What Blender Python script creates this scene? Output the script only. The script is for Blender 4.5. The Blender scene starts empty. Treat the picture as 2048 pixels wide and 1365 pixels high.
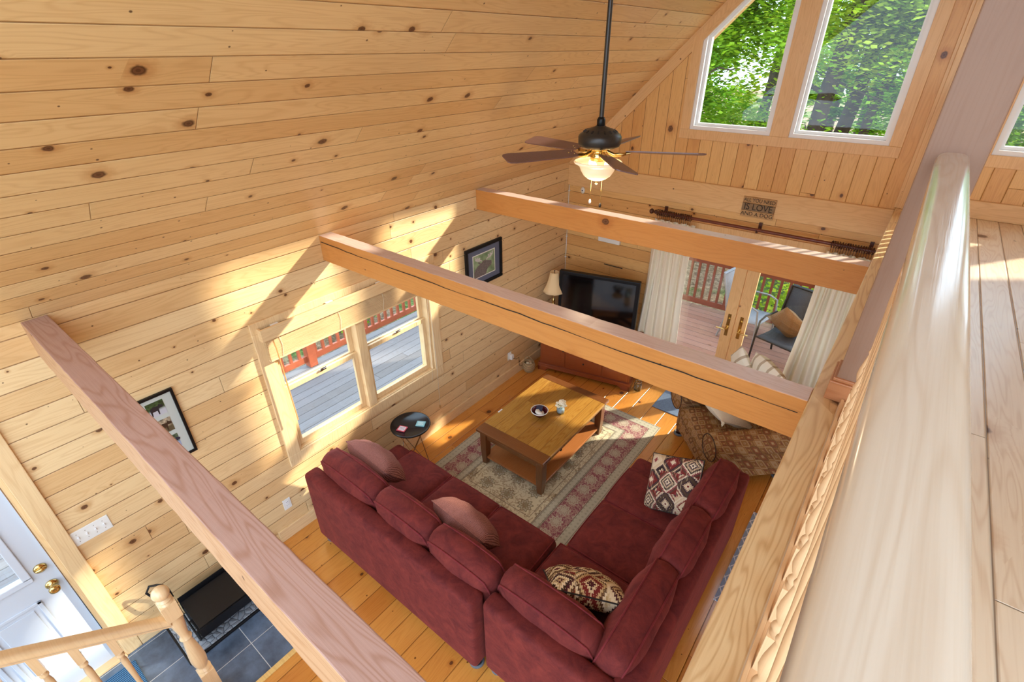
import bpy, math, random
from mathutils import Vector, Matrix
R_ = math.radians
PI = math.pi
random.seed(7)
SC = bpy.context.scene
COL = SC.collection

# ------------------------------------------------------------------ camera
cd = bpy.data.cameras.new('camera'); cam = bpy.data.objects.new('camera', cd); COL.objects.link(cam)
yaw, pit, rol = 0.66828537, 0.5296232, 0.00506183
cy, sy, cp, sp = math.cos(yaw), math.sin(yaw), math.cos(pit), math.sin(pit)
fw = Vector((-sy*cp, cy*cp, -sp)); rt = Vector((cy, sy, 0)); dn = fw.cross(rt)
c_, s_ = math.cos(rol), math.sin(rol)
r2 = rt*c_ + dn*s_; d2 = -rt*s_ + dn*c_
M = Matrix((r2, -d2, -fw)).transposed().to_4x4(); M.translation = Vector((3.457, 0, 3.8))
cam.matrix_world = M
cd.sensor_width = 36; cd.lens = 1002.56/2048*36; cd.clip_start = 0.05; cd.clip_end = 200
SC.camera = cam

# ------------------------------------------------------------------ world, sun, exposure
w = bpy.data.worlds.new('world'); SC.world = w; w.use_nodes = True
bg = w.node_tree.nodes['Background']; bg.inputs[0].default_value = (0.70, 0.86, 1.06, 1); bg.inputs[1].default_value = 3.4
sun = bpy.data.lights.new('sun', 'SUN'); so = bpy.data.objects.new('sun', sun); COL.objects.link(so)
sun.energy = 8.0; sun.angle = R_(1.7); sun.color = (1.0, 0.90, 0.76)
so.rotation_euler = Vector((-1, -1.437, -0.95)).to_track_quat('-Z', 'Y').to_euler()
SC.view_settings.view_transform = 'Standard'; SC.view_settings.look = 'None'
SC.view_settings.exposure = 0.45; SC.view_settings.gamma = 1.0; SC.view_settings.use_curve_mapping = False

# ------------------------------------------------------------------ node helpers
def srgb(r, g, b):
    f = lambda c: (c/255/12.92) if c/255 <= .04045 else ((c/255+.055)/1.055)**2.4
    return (f(r), f(g), f(b), 1)
class NT:
    def __init__(s, name, rough=.5, spec=.5, metal=0.0):
        s.m = bpy.data.materials.new(name); s.m.use_nodes = True; s.t = s.m.node_tree
        s.b = s.t.nodes['Principled BSDF']; s.b.inputs['Roughness'].default_value = rough
        s.b.inputs['Metallic'].default_value = metal; s.b.inputs['Specular IOR Level'].default_value = spec
        s.tc = s.t.nodes.new('ShaderNodeTexCoord')
    def n(s, typ, **kw):
        x = s.t.nodes.new(typ)
        for k, v in kw.items(): setattr(x, k, v)
        return x
    def l(s, a, b): s.t.links.new(a, b)
    def put(s, sock, v):
        if hasattr(v, 'is_output') or isinstance(v, bpy.types.NodeSocket): s.l(v, sock)
        else: sock.default_value = v
    def math(s, op, a, b=0.0, c=0.0):
        x = s.n('ShaderNodeMath', operation=op); s.put(x.inputs[0], a); s.put(x.inputs[1], b); s.put(x.inputs[2], c); return x.outputs[0]
    def dot(s, vec, d):
        x = s.n('ShaderNodeVectorMath', operation='DOT_PRODUCT'); s.put(x.inputs[0], vec); x.inputs[1].default_value = d; return x.outputs['Value']
    def comb(s, a, b=0.0, c=0.0):
        x = s.n('ShaderNodeCombineXYZ'); s.put(x.inputs[0], a); s.put(x.inputs[1], b); s.put(x.inputs[2], c); return x.outputs[0]
    def noise(s, vec, scale=1, detail=2, rough=.5, dist=0.0):
        x = s.n('ShaderNodeTexNoise'); s.put(x.inputs['Vector'], vec); x.inputs['Scale'].default_value = scale
        x.inputs['Detail'].default_value = detail; x.inputs['Roughness'].default_value = rough; x.inputs['Distortion'].default_value = dist
        return x.outputs['Fac']
    def white(s, vec):
        x = s.n('ShaderNodeTexWhiteNoise', noise_dimensions='3D'); s.put(x.inputs[0], vec); return x.outputs['Value']
    def vor(s, vec, scale=1, metric='EUCLIDEAN', feature='F1', rand=1.0):
        x = s.n('ShaderNodeTexVoronoi', voronoi_dimensions='2D', distance=metric, feature=feature); s.put(x.inputs['Vector'], vec)
        x.inputs['Scale'].default_value = scale; x.inputs['Randomness'].default_value = rand; return x
    def ramp(s, fac, stops, interp='LINEAR'):
        x = s.n('ShaderNodeValToRGB'); s.put(x.inputs[0], fac); cr = x.color_ramp; cr.interpolation = interp
        while len(cr.elements) < len(stops): cr.elements.new(.5)
        for e, (p, c) in zip(cr.elements, stops): e.position = p; e.color = c if len(c) == 4 else (*c, 1)
        return x.outputs[0]
    def mix(s, fac, a, b, mode='MIX'):
        x = s.n('ShaderNodeMix', data_type='RGBA', blend_type=mode); s.put(x.inputs[0], fac); s.put(x.inputs[6], a); s.put(x.inputs[7], b); return x.outputs[2]
    def step(s, v, a, b):
        x = s.n('ShaderNodeMapRange', interpolation_type='SMOOTHSTEP'); s.put(x.inputs[0], v); x.inputs[1].default_value = a; x.inputs[2].default_value = b; return x.outputs[0]
    def bump(s, h, strength=.5, dist=.002):
        x = s.n('ShaderNodeBump'); x.inputs['Strength'].default_value = strength; x.inputs['Distance'].default_value = dist
        s.put(x.inputs['Height'], h); s.l(x.outputs[0], s.b.inputs['Normal'])
    def col(s, c): s.put(s.b.inputs['Base Color'], c)
g3 = lambda v: (v, v, v, 1)

def solid(name, rgb, rough=.5, spec=.5, metal=0.0, var=0.0, scale=20, bump=0.0):
    a = NT(name, rough, spec, metal); c = srgb(*rgb)
    if var:
        f = a.noise(a.tc.outputs['Object'], scale, 4, .6)
        d = tuple(x*(1-var) for x in c[:3])+(1,); e = tuple(min(1, x*(1+var)) for x in c[:3])+(1,)
        a.col(a.ramp(f, [(.3, d), (.7, e)]))
        if bump: a.bump(f, bump, .004)
    else: a.col(c)
    return a.m

def pine(name, along, across, width, light, dark, knot=.5, kscale=3.0, rough=.4, groove=.0026, blen=3.0, off=0.0, gcol=(120, 70, 28), spec=.5, gb=1.0, fig=1.0, knotc=(74, 36, 14), coat=0.0):
    """boards of knotty pine: width>0 gives separate boards with grooves"""
    a = NT(name, rough, spec); P = a.tc.outputs['Object']
    u = a.dot(P, along); v = a.math('ADD', a.dot(P, across), off)
    if width:
        vb = a.math('DIVIDE', v, width); bi = a.math('FLOOR', vb); fv = a.math('FRACT', vb)
        r1 = a.white(a.comb(bi, 3.1, 7.7))
        uu = a.math('DIVIDE', a.math('ADD', u, a.math('MULTIPLY', r1, 9.0)), blen)
        ui = a.math('FLOOR', uu); fu = a.math('FRACT', uu)
        idn = a.white(a.comb(bi, ui, 1.3))
    else: idn = 0.37
    seed = a.math('MULTIPLY', idn, 40.0)
    # knots
    kv = a.comb(a.math('ADD', u, seed), a.math('MULTIPLY', v, 1.25), 0.0)
    vo = a.vor(kv, kscale); dist = vo.outputs['Distance']
    sep = a.n('ShaderNodeSeparateColor'); a.l(vo.outputs['Color'], sep.inputs[0])
    has = a.math('LESS_THAN', sep.outputs[0], knot)
    size = a.math('MULTIPLY_ADD', a.math('POWER', sep.outputs[1], 1.6), .085, .022)
    rel = a.math('DIVIDE', dist, size)
    wob = a.math('MULTIPLY_ADD', a.noise(P, 45, 2), .6, .7)
    rel = a.math('MULTIPLY', rel, wob)
    core = a.math('MULTIPLY', has, a.math('SUBTRACT', 1.0, a.step(rel, .55, 1.0)))
    halo = a.math('MULTIPLY', has, a.math('SUBTRACT', 1.0, a.step(rel, .8, 2.6)))
    ring = a.math('MULTIPLY', has, a.math('MULTIPLY', a.math('GREATER_THAN', rel, .25), a.math('LESS_THAN', rel, .5)))
    vo2 = a.vor(a.comb(a.math('ADD', u, a.math('MULTIPLY', seed, 2.0)), a.math('MULTIPLY', v, 1.1), 0.0), kscale*2.6)
    sep2 = a.n('ShaderNodeSeparateColor'); a.l(vo2.outputs['Color'], sep2.inputs[0])
    has2 = a.math('LESS_THAN', sep2.outputs[0], knot*.42)
    rel2 = a.math('DIVIDE', vo2.outputs['Distance'], a.math('MULTIPLY_ADD', sep2.outputs[1], .035, .022))
    core2 = a.math('MULTIPLY', has2, a.math('SUBTRACT', 1.0, a.step(rel2, .5, 1.1)))
    # grain
    near = a.math('MULTIPLY', has, a.math('SUBTRACT', 1.0, a.step(rel, 0.0, 5.0)))
    vv = a.math('ADD', v, a.math('MULTIPLY', near, .02))
    fg = a.noise(a.comb(a.math('MULTIPLY_ADD', u, .9, seed), a.math('MULTIPLY', vv, 9.0), seed), 1.0, 2, .5, .4)
    lines = a.math('MULTIPLY_ADD', a.math('SINE', a.math('MULTIPLY', fg, 95.0)), .5, .5)
    fine = a.noise(a.comb(a.math('MULTIPLY_ADD', u, 3.0, seed), a.math('MULTIPLY', v, 160.0), seed), 1.0, 3, .6)
    blot = a.noise(a.comb(a.math('MULTIPLY_ADD', u, 1.2, seed), a.math('MULTIPLY', v, 5.0), seed), 1.3, 3)
    L, D = srgb(*light), srgb(*dark)
    c = a.mix(a.math('MULTIPLY_ADD', idn, .55, a.math('MULTIPLY', blot, .45)), L, D)
    c = a.mix(a.math('MULTIPLY', a.math('POWER', lines, 3.0), .22*fig), c, a.mix(1.0, c, (.66, .47, .30, 1), 'MULTIPLY'))
    c = a.mix(a.math('MULTIPLY', a.step(fine, .45, .75), .25), c, a.mix(1.0, c, (.78, .66, .52, 1), 'MULTIPLY'))
    K = srgb(*knotc)
    c = a.mix(a.math('MULTIPLY', halo, .45), c, a.mix(1.0, c, (.62, .38, .2, 1), 'MULTIPLY'))
    c = a.mix(a.math('MULTIPLY', core, .93), c, K)
    c = a.mix(a.math('MULTIPLY', ring, .35), c, srgb(150, 100, 66))
    c = a.mix(a.math('MULTIPLY', core2, .85), c, K)
    if width: c = a.mix(a.math('MULTIPLY', a.step(idn, .55, 1.0), .5), c, a.mix(1.0, c, (.90, .82, .72, 1), 'MULTIPLY'))
    if width:
        ev = a.math('MULTIPLY', a.math('MINIMUM', fv, a.math('SUBTRACT', 1.0, fv)), width)
        eu = a.math('MULTIPLY', a.math('MINIMUM', fu, a.math('SUBTRACT', 1.0, fu)), blen)
        ed = a.math('MINIMUM', ev, a.math('MULTIPLY', eu, 1.8))
        gm = a.math('SUBTRACT', 1.0, a.step(ed, groove*.25, groove))
        c = a.mix(a.math('MULTIPLY', gm, .8), c, srgb(*gcol))
        a.bump(a.step(ed, 0.0, groove*2.2), .7*gb, .006)
    else:
        a.bump(fine, .25, .002)
    a.col(c)
    if coat:
        a.b.inputs['Coat Weight'].default_value = coat; a.b.inputs['Coat Roughness'].default_value = .12
    return a.m

X, Y, Z = (1, 0, 0), (0, 1, 0), (0, 0, 1)
q = 2**-.5
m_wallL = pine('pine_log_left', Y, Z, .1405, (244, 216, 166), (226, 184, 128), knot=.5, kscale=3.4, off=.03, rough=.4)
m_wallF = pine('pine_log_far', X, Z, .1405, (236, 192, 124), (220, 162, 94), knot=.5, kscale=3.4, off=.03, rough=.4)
m_gable = pine('pine_gable', Z, X, .1305, (238, 194, 124), (222, 164, 94), knot=.42, kscale=2.6, off=.0, rough=.4, blen=5)
m_ceil = pine('pine_ceiling', Y, (q, 0, q), .1305, (244, 212, 156), (228, 182, 120), knot=.42, kscale=3.0, off=.0, rough=.36, gcol=(130, 80, 38))
m_floor = pine('pine_floor', Y, X, .182, (232, 166, 80), (198, 120, 46), knot=.6, kscale=2.2, rough=.22, groove=.003, gcol=(88, 44, 12), off=.05, blen=2.8, coat=.5)
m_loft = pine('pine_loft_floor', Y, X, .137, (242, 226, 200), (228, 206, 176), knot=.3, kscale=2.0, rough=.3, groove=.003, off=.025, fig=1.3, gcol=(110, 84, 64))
m_trimY = pine('pine_trim_y', Y, X, 0, (240, 196, 132), (224, 168, 100), knot=.2, kscale=2.0)
m_trimZ = pine('pine_trim_z', Z, (1, .8, 0), 0, (236, 196, 138), (224, 172, 112), knot=.18, kscale=2.0)
m_trimX = pine('pine_trim_x', X, Z, 0, (236, 196, 138), (222, 170, 110), knot=.2, kscale=2.0)
m_trimW = pine('pine_window', Z, Y, 0, (242, 214, 166), (230, 190, 136), knot=.05, kscale=2.0)
m_trimH = pine('pine_window_h', Y, Z, 0, (242, 214, 166), (230, 190, 136), knot=.05, kscale=2.0)
m_trimS = pine('pine_rake', (q, 0, q), (-q, 0, q), 0, (236, 196, 138), (222, 170, 110), knot=.15, kscale=2.0)
m_edge = pine('pine_edge_board', Y, X, 0, (240, 216, 170), (228, 192, 140), knot=.3, kscale=1.6, fig=2.2, rough=.33)
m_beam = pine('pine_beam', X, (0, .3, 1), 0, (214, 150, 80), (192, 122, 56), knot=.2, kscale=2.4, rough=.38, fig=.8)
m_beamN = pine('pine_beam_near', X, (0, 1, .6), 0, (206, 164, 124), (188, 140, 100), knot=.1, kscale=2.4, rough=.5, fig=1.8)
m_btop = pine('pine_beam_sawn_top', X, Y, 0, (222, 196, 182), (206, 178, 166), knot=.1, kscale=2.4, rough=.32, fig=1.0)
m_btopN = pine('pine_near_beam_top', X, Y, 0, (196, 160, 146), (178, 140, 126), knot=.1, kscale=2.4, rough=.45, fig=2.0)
m_post = pine('fir_post', Z, (1, .6, 0), 0, (154, 118, 94), (136, 102, 80), knot=.2, kscale=1.8, rough=.5, fig=.5)
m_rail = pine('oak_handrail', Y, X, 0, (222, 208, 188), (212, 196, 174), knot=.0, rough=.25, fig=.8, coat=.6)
m_spin = pine('maple_spindle', Z, X, 0, (238, 200, 154), (228, 184, 134), knot=.0, rough=.35, fig=.4)
m_stair = pine('maple_stair', Z, Y, 0, (236, 202, 156), (226, 188, 138), knot=.0, rough=.28, fig=.5, coat=.4)
m_cherry = pine('cherry_cabinet', X, Z, 0, (160, 82, 40), (132, 62, 28), knot=.0, rough=.3, fig=.8, coat=.4)
m_tabwood = pine('coffee_table_frame', X, Y, 0, (130, 80, 42), (98, 56, 28), knot=.0, rough=.25, fig=1.0, coat=.5)
m_tableg = pine('coffee_table_leg', Z, X, 0, (130, 80, 42), (98, 56, 28), knot=.0, rough=.3, fig=1.0, coat=.4)
m_tabtop = pine('coffee_table_planks', Y, X, .14, (184, 138, 62), (150, 104, 42), knot=.1, kscale=2, rough=.2, fig=2.2, groove=.003, blen=9, coat=.6, gcol=(90, 50, 16), gb=.3)
m_shelf = pine('coffee_table_shelf', Y, X, 0, (176, 112, 62), (156, 94, 48), knot=.0, rough=.25, fig=.6, coat=.4)
m_deckY = pine('deck_boards_side', Y, X, .14, (128, 126, 128), (112, 110, 112), knot=.03, rough=.6, groove=.006, gcol=(50, 46, 44), blen=4)
m_deckX = pine('deck_boards_far', X, Y, .14, (160, 122, 108), (140, 102, 90), knot=.03, rough=.55, groove=.006, gcol=(60, 40, 36), blen=3)
m_drail = solid('red_deck_stain', (176, 92, 62), .5, var=.15, scale=6)
m_drail2 = solid('brown_deck_stain', (120, 66, 50), .5, var=.15, scale=6)
m_white = solid('white_plastic', (236, 234, 226), .4)
m_vinyl = solid('white_vinyl', (240, 240, 238), .4)
m_doorw = solid('white_door_paint', (206, 213, 222), .28)
m_black = solid('black_paint', (14, 14, 16), .4, .3)
m_iron = solid('black_iron', (14, 15, 19), .5, .4, var=.2)
m_brass = solid('polished_brass', (214, 184, 120), .15, metal=1.0)
m_chrome = solid('brushed_steel', (190, 184, 176), .25, metal=1.0)
m_bronze = solid('oil_bronze', (58, 52, 46), .35, .5, .3)
m_blade = pine('walnut_blade', X, Y, 0, (122, 88, 82), (100, 70, 66), knot=.0, rough=.3, fig=.8)
m_rodw = solid('mahogany_rod', (110, 52, 34), .3, var=.2)
m_ring = solid('dark_wood_ring', (78, 40, 26), .35)
m_dark = solid('dark_slot', (30, 26, 24), .6)
m_grout = None

def glass_mat(name, tint=(1, 1, 1), rough=0.0, refl=.10):
    a = NT(name); nt = a.t
    tr = a.n('ShaderNodeBsdfTransparent'); tr.inputs[0].default_value = (*tint, 1)
    gl = a.n('ShaderNodeBsdfGlossy'); gl.inputs['Roughness'].default_value = rough
    mx = a.n('ShaderNodeMixShader')
    fr = a.n('ShaderNodeFresnel'); fr.inputs[0].default_value = 1.5
    ge = a.n('ShaderNodeNewGeometry')
    a.l(a.math('MULTIPLY', a.math('MULTIPLY', fr.outputs[0], refl/.05), a.math('SUBTRACT', 1.0, ge.outputs['Backfacing'])), mx.inputs[0]); a.l(tr.outputs[0], mx.inputs[1]); a.l(gl.outputs[0], mx.inputs[2])
    a.l(mx.outputs[0], nt.nodes['Material Output'].inputs[0]); nt.nodes.remove(a.b)
    return a.m
m_glass = glass_mat('window_glass', (.96, .98, .97), 0, .05)
m_vase = glass_mat('clear_vase_glass', (.86, .92, .93), .02, .12)

def tile_mat():
    a = NT('slate_tile', .28, .5); P = a.tc.outputs['Object']
    s = .302
    def edge(ax, off):
        v = a.math('DIVIDE', a.math('ADD', a.dot(P, ax), off), s); f = a.math('FRACT', v)
        return a.math('MULTIPLY', a.math('MINIMUM', f, a.math('SUBTRACT', 1.0, f)), s), a.math('FLOOR', v)
    e1, i1 = edge(X, -.646+.302*3); e2, i2 = edge(Y, -.427+.302*9)
    e = a.math('MINIMUM', e1, e2); n = a.noise(P, 5, 5, .65)
    idn = a.white(a.comb(i1, i2, .5))
    c = a.ramp(a.math('MULTIPLY_ADD', idn, .15, n), [(.3, srgb(52, 62, 76)), (.75, srgb(104, 122, 144))])
    g = a.math('SUBTRACT', 1.0, a.step(e, .0015, .003)); a.col(a.mix(g, c, srgb(196, 200, 200)))
    a.bump(a.math('MULTIPLY_ADD', a.step(e, 0, .006), .6, a.math('MULTIPLY', n, .3)), .4, .004); return a.m
m_tile = tile_mat()

def velvet(name, lo, hi, sheen=.4, scale=9):
    a = NT(name, .85, .2); P = a.tc.outputs['Object']
    n = a.noise(P, scale, 5, .7, .6); f = a.noise(P, 260, 2)
    c = a.ramp(n, [(.3, srgb(*lo)), (.72, srgb(*hi))]); a.col(a.mix(a.math('MULTIPLY', f, .3), c, a.mix(1.0, c, (.6, .5, .55, 1), 'MULTIPLY')))
    a.b.inputs['Sheen Weight'].default_value = sheen; a.b.inputs['Sheen Roughness'].default_value = .4
    a.b.inputs['Sheen Tint'].default_value = srgb(190, 100, 90)
    a.bump(a.math('MULTIPLY_ADD', f, .25, a.noise(P, 14, 3, .6, 1.2)), .5, .006); return a.m
m_sofa = velvet('burgundy_velvet', (86, 31, 32), (128, 53, 46))
m_welt = velvet('burgundy_welt', (104, 34, 40), (130, 50, 50))
def woven(name, c1, c2, s=260):
    a = NT(name, .85, .2); P = a.tc.outputs['Object']
    wv = a.n('ShaderNodeTexWave', bands_direction='X'); a.l(P, wv.inputs[0]); wv.inputs['Scale'].default_value = s/6.28; wv.inputs['Distortion'].default_value = 3; wv.inputs['Detail'].default_value = 2
    n = a.noise(P, 90, 3)
    a.col(a.mix(a.math('MULTIPLY_ADD', wv.outputs['Fac'], .6, a.math('MULTIPLY', n, .4)), srgb(*c1), srgb(*c2))); a.bump(wv.outputs['Fac'], .6, .003); return a.m
m_rib = woven('mauve_ribbed_weave', (78, 38, 36), (190, 130, 118), 240)
m_cream = woven('cream_knit', (222, 208, 178), (246, 238, 218), 300)
m_beige = solid('beige_fabric', (226, 212, 186), .9, .1, var=.08, scale=30)
m_curt = solid('cream_curtain', (240, 230, 206), .9, .1)

def kilim(name, cell=.16, pal=None, rough=.9, ax=(X, Y), zig=.02, detail=1.0):
    pal = pal or [(58, 44, 40), (226, 204, 170), (128, 52, 48), (216, 190, 156), (92, 74, 60), (150, 70, 74), (232, 214, 186), (70, 52, 60)]
    a = NT(name, rough, .15); P = a.tc.outputs['Object']
    u = a.math('DIVIDE', a.dot(P, ax[0]), cell); v = a.math('DIVIDE', a.dot(P, ax[1]), cell)
    fu = a.math('PINGPONG', u, .5); fv = a.math('PINGPONG', v, .5)
    zz = a.math('MULTIPLY', a.math('PINGPONG', a.math('MULTIPLY', a.math('SUBTRACT', fu, fv), 9.0), .5), .16*detail)
    d = a.math('ADD', a.math('ADD', fu, fv), zz)
    band = a.math('FLOOR', a.math('MULTIPLY', d, 11.0))
    iu = a.math('FLOOR', a.math('ADD', u, .5)); iv = a.math('FLOOR', a.math('ADD', v, .5))
    h = a.white(a.comb(band, a.math('MODULO', a.math('ADD', iu, iv), 3.0), 2.0))
    n = len(pal); st = [(i/n, srgb(*c)) for i, c in enumerate(pal)]
    c = a.ramp(h, st, 'CONSTANT')
    vo = a.vor(P, 60/cell*.16, 'MANHATTAN'); dots = a.math('LESS_THAN', vo.outputs['Distance'], .18)
    c = a.mix(a.math('MULTIPLY', dots, .55), c, srgb(*pal[1])); 
    f = a.noise(P, 220, 2); c = a.mix(a.math('MULTIPLY', f, .35), c, a.mix(1.0, c, g3(.55), 'MULTIPLY'))
    a.col(c); a.bump(f, .5, .003); return a.m
m_kilim = kilim('kilim_weave', .17, ax=(X, Z))
m_kilim2 = kilim('kilim_weave_brown', .2, [(66, 48, 38), (222, 198, 150), (124, 46, 42), (240, 222, 184), (96, 66, 44), (228, 204, 160), (84, 40, 44), (206, 176, 126)], ax=(X, Z))
m_arm = kilim('tapestry_upholstery', .085, [(150, 108, 62), (178, 140, 96), (140, 84, 58), (160, 116, 68), (118, 84, 60), (168, 124, 74), (184, 152, 112), (134, 94, 54)], ax=((.8, .6, .1), (-.5, .7, .9)))

def rug_mat(w, h):
    a = NT('oriental_rug', .95, .1); P = a.tc.outputs['Object']
    sx = a.n('ShaderNodeSeparateXYZ'); a.l(P, sx.inputs[0])
    ax_ = a.math('ABSOLUTE', sx.outputs[0]); ay = a.math('ABSOLUTE', sx.outputs[1])
    dx = a.math('SUBTRACT', w/2, ax_); dy = a.math('SUBTRACT', h/2, ay); d = a.math('MINIMUM', dx, dy)
    # floral motif: rosettes from voronoi with low randomness, petals by angular wave
    mp = a.comb(ax_, ay, 0.0)
    def rosette(scale, rnd, off=0.0):
        vo = a.vor(a.comb(a.math('ADD', sx.outputs[0], off), sx.outputs[1], 0.0), scale, rand=rnd)
        pos = a.n('ShaderNodeVectorMath', operation='SUBTRACT')
        sc = a.n('ShaderNodeVectorMath', operation='SCALE'); a.l(a.comb(a.math('ADD', sx.outputs[0], off), sx.outputs[1], 0.0), sc.inputs[0]); sc.inputs['Scale'].default_value = 1.0
        a.l(sc.outputs[0], pos.inputs[0]); a.l(vo.outputs['Position'], pos.inputs[1])
        sp_ = a.n('ShaderNodeSeparateXYZ'); a.l(pos.outputs[0], sp_.inputs[0])
        ang = a.math('ARCTAN2', sp_.outputs[1], sp_.outputs[0])
        pet = a.math('MULTIPLY', a.math('SINE', a.math('MULTIPLY', ang, 9.0)), .05)
        return a.math('ADD', vo.outputs['Distance'], pet)
    n = a.noise(P, 26, 3, .6, 1.5); n2 = a.noise(P, 11, 3, .6, 1.2)
    cream, grey, burg, olive = srgb(214, 206, 184), srgb(150, 146, 128), srgb(146, 88, 98), srgb(126, 112, 82)
    ro = rosette(4.2, .25); m1 = a.math('LESS_THAN', ro, .30); m2 = a.math('LESS_THAN', a.math('ABSOLUTE', a.math('SUBTRACT', ro, .20)), .03)
    field = a.mix(a.math('MULTIPLY', m1, .75), srgb(218, 206, 172), olive)
    field = a.mix(a.math('MULTIPLY', m2, .7), field, cream)
    vine = a.math('LESS_THAN', a.math('ABSOLUTE', a.math('SUBTRACT', n2, .5)), .035); field = a.mix(a.math('MULTIPLY', vine, .6), field, srgb(150, 120, 90))
    rb = rosette(6.0, .12, .08); b1 = a.math('LESS_THAN', rb, .36); b2 = a.math('LESS_THAN', a.math('ABSOLUTE', a.math('SUBTRACT', rb, .24)), .035)
    bord = a.mix(a.math('MULTIPLY', b1, .9), burg, srgb(198, 186, 164)); bord = a.mix(a.math('MULTIPLY', b2, .7), bord, srgb(160, 130, 116))
    vb = a.math('LESS_THAN', a.math('ABSOLUTE', a.math('SUBTRACT', n, .5)), .05); bord = a.mix(a.math('MULTIPLY', a.math('MULTIPLY', vb, a.math('SUBTRACT', 1.0, b1)), .8), bord, srgb(196, 170, 150))
    sm = a.vor(P, 22, 'MANHATTAN', rand=.2); sd = a.math('LESS_THAN', sm.outputs['Distance'], .3)
    thin = a.mix(a.math('MULTIPLY', sd, .5), srgb(196, 190, 168), grey)
    c = a.mix(a.math('GREATER_THAN', d, .10), thin, bord)
    c = a.mix(a.math('GREATER_THAN', d, .30), c, thin)
    c = a.mix(a.math('GREATER_THAN', d, .385), c, field)
    for e in (.012, .10, .30, .31, .375, .385, .44):
        ln = a.math('LESS_THAN', a.math('ABSOLUTE', a.math('SUBTRACT', d, e)), .0035); c = a.mix(a.math('MULTIPLY', ln, .7), c, srgb(104, 84, 74))
    f = a.noise(P, 300, 2); c = a.mix(a.math('MULTIPLY', f, .3), c, a.mix(1.0, c, g3(.7), 'MULTIPLY'))
    a.col(c); a.bump(f, .6, .003); return a.m

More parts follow.
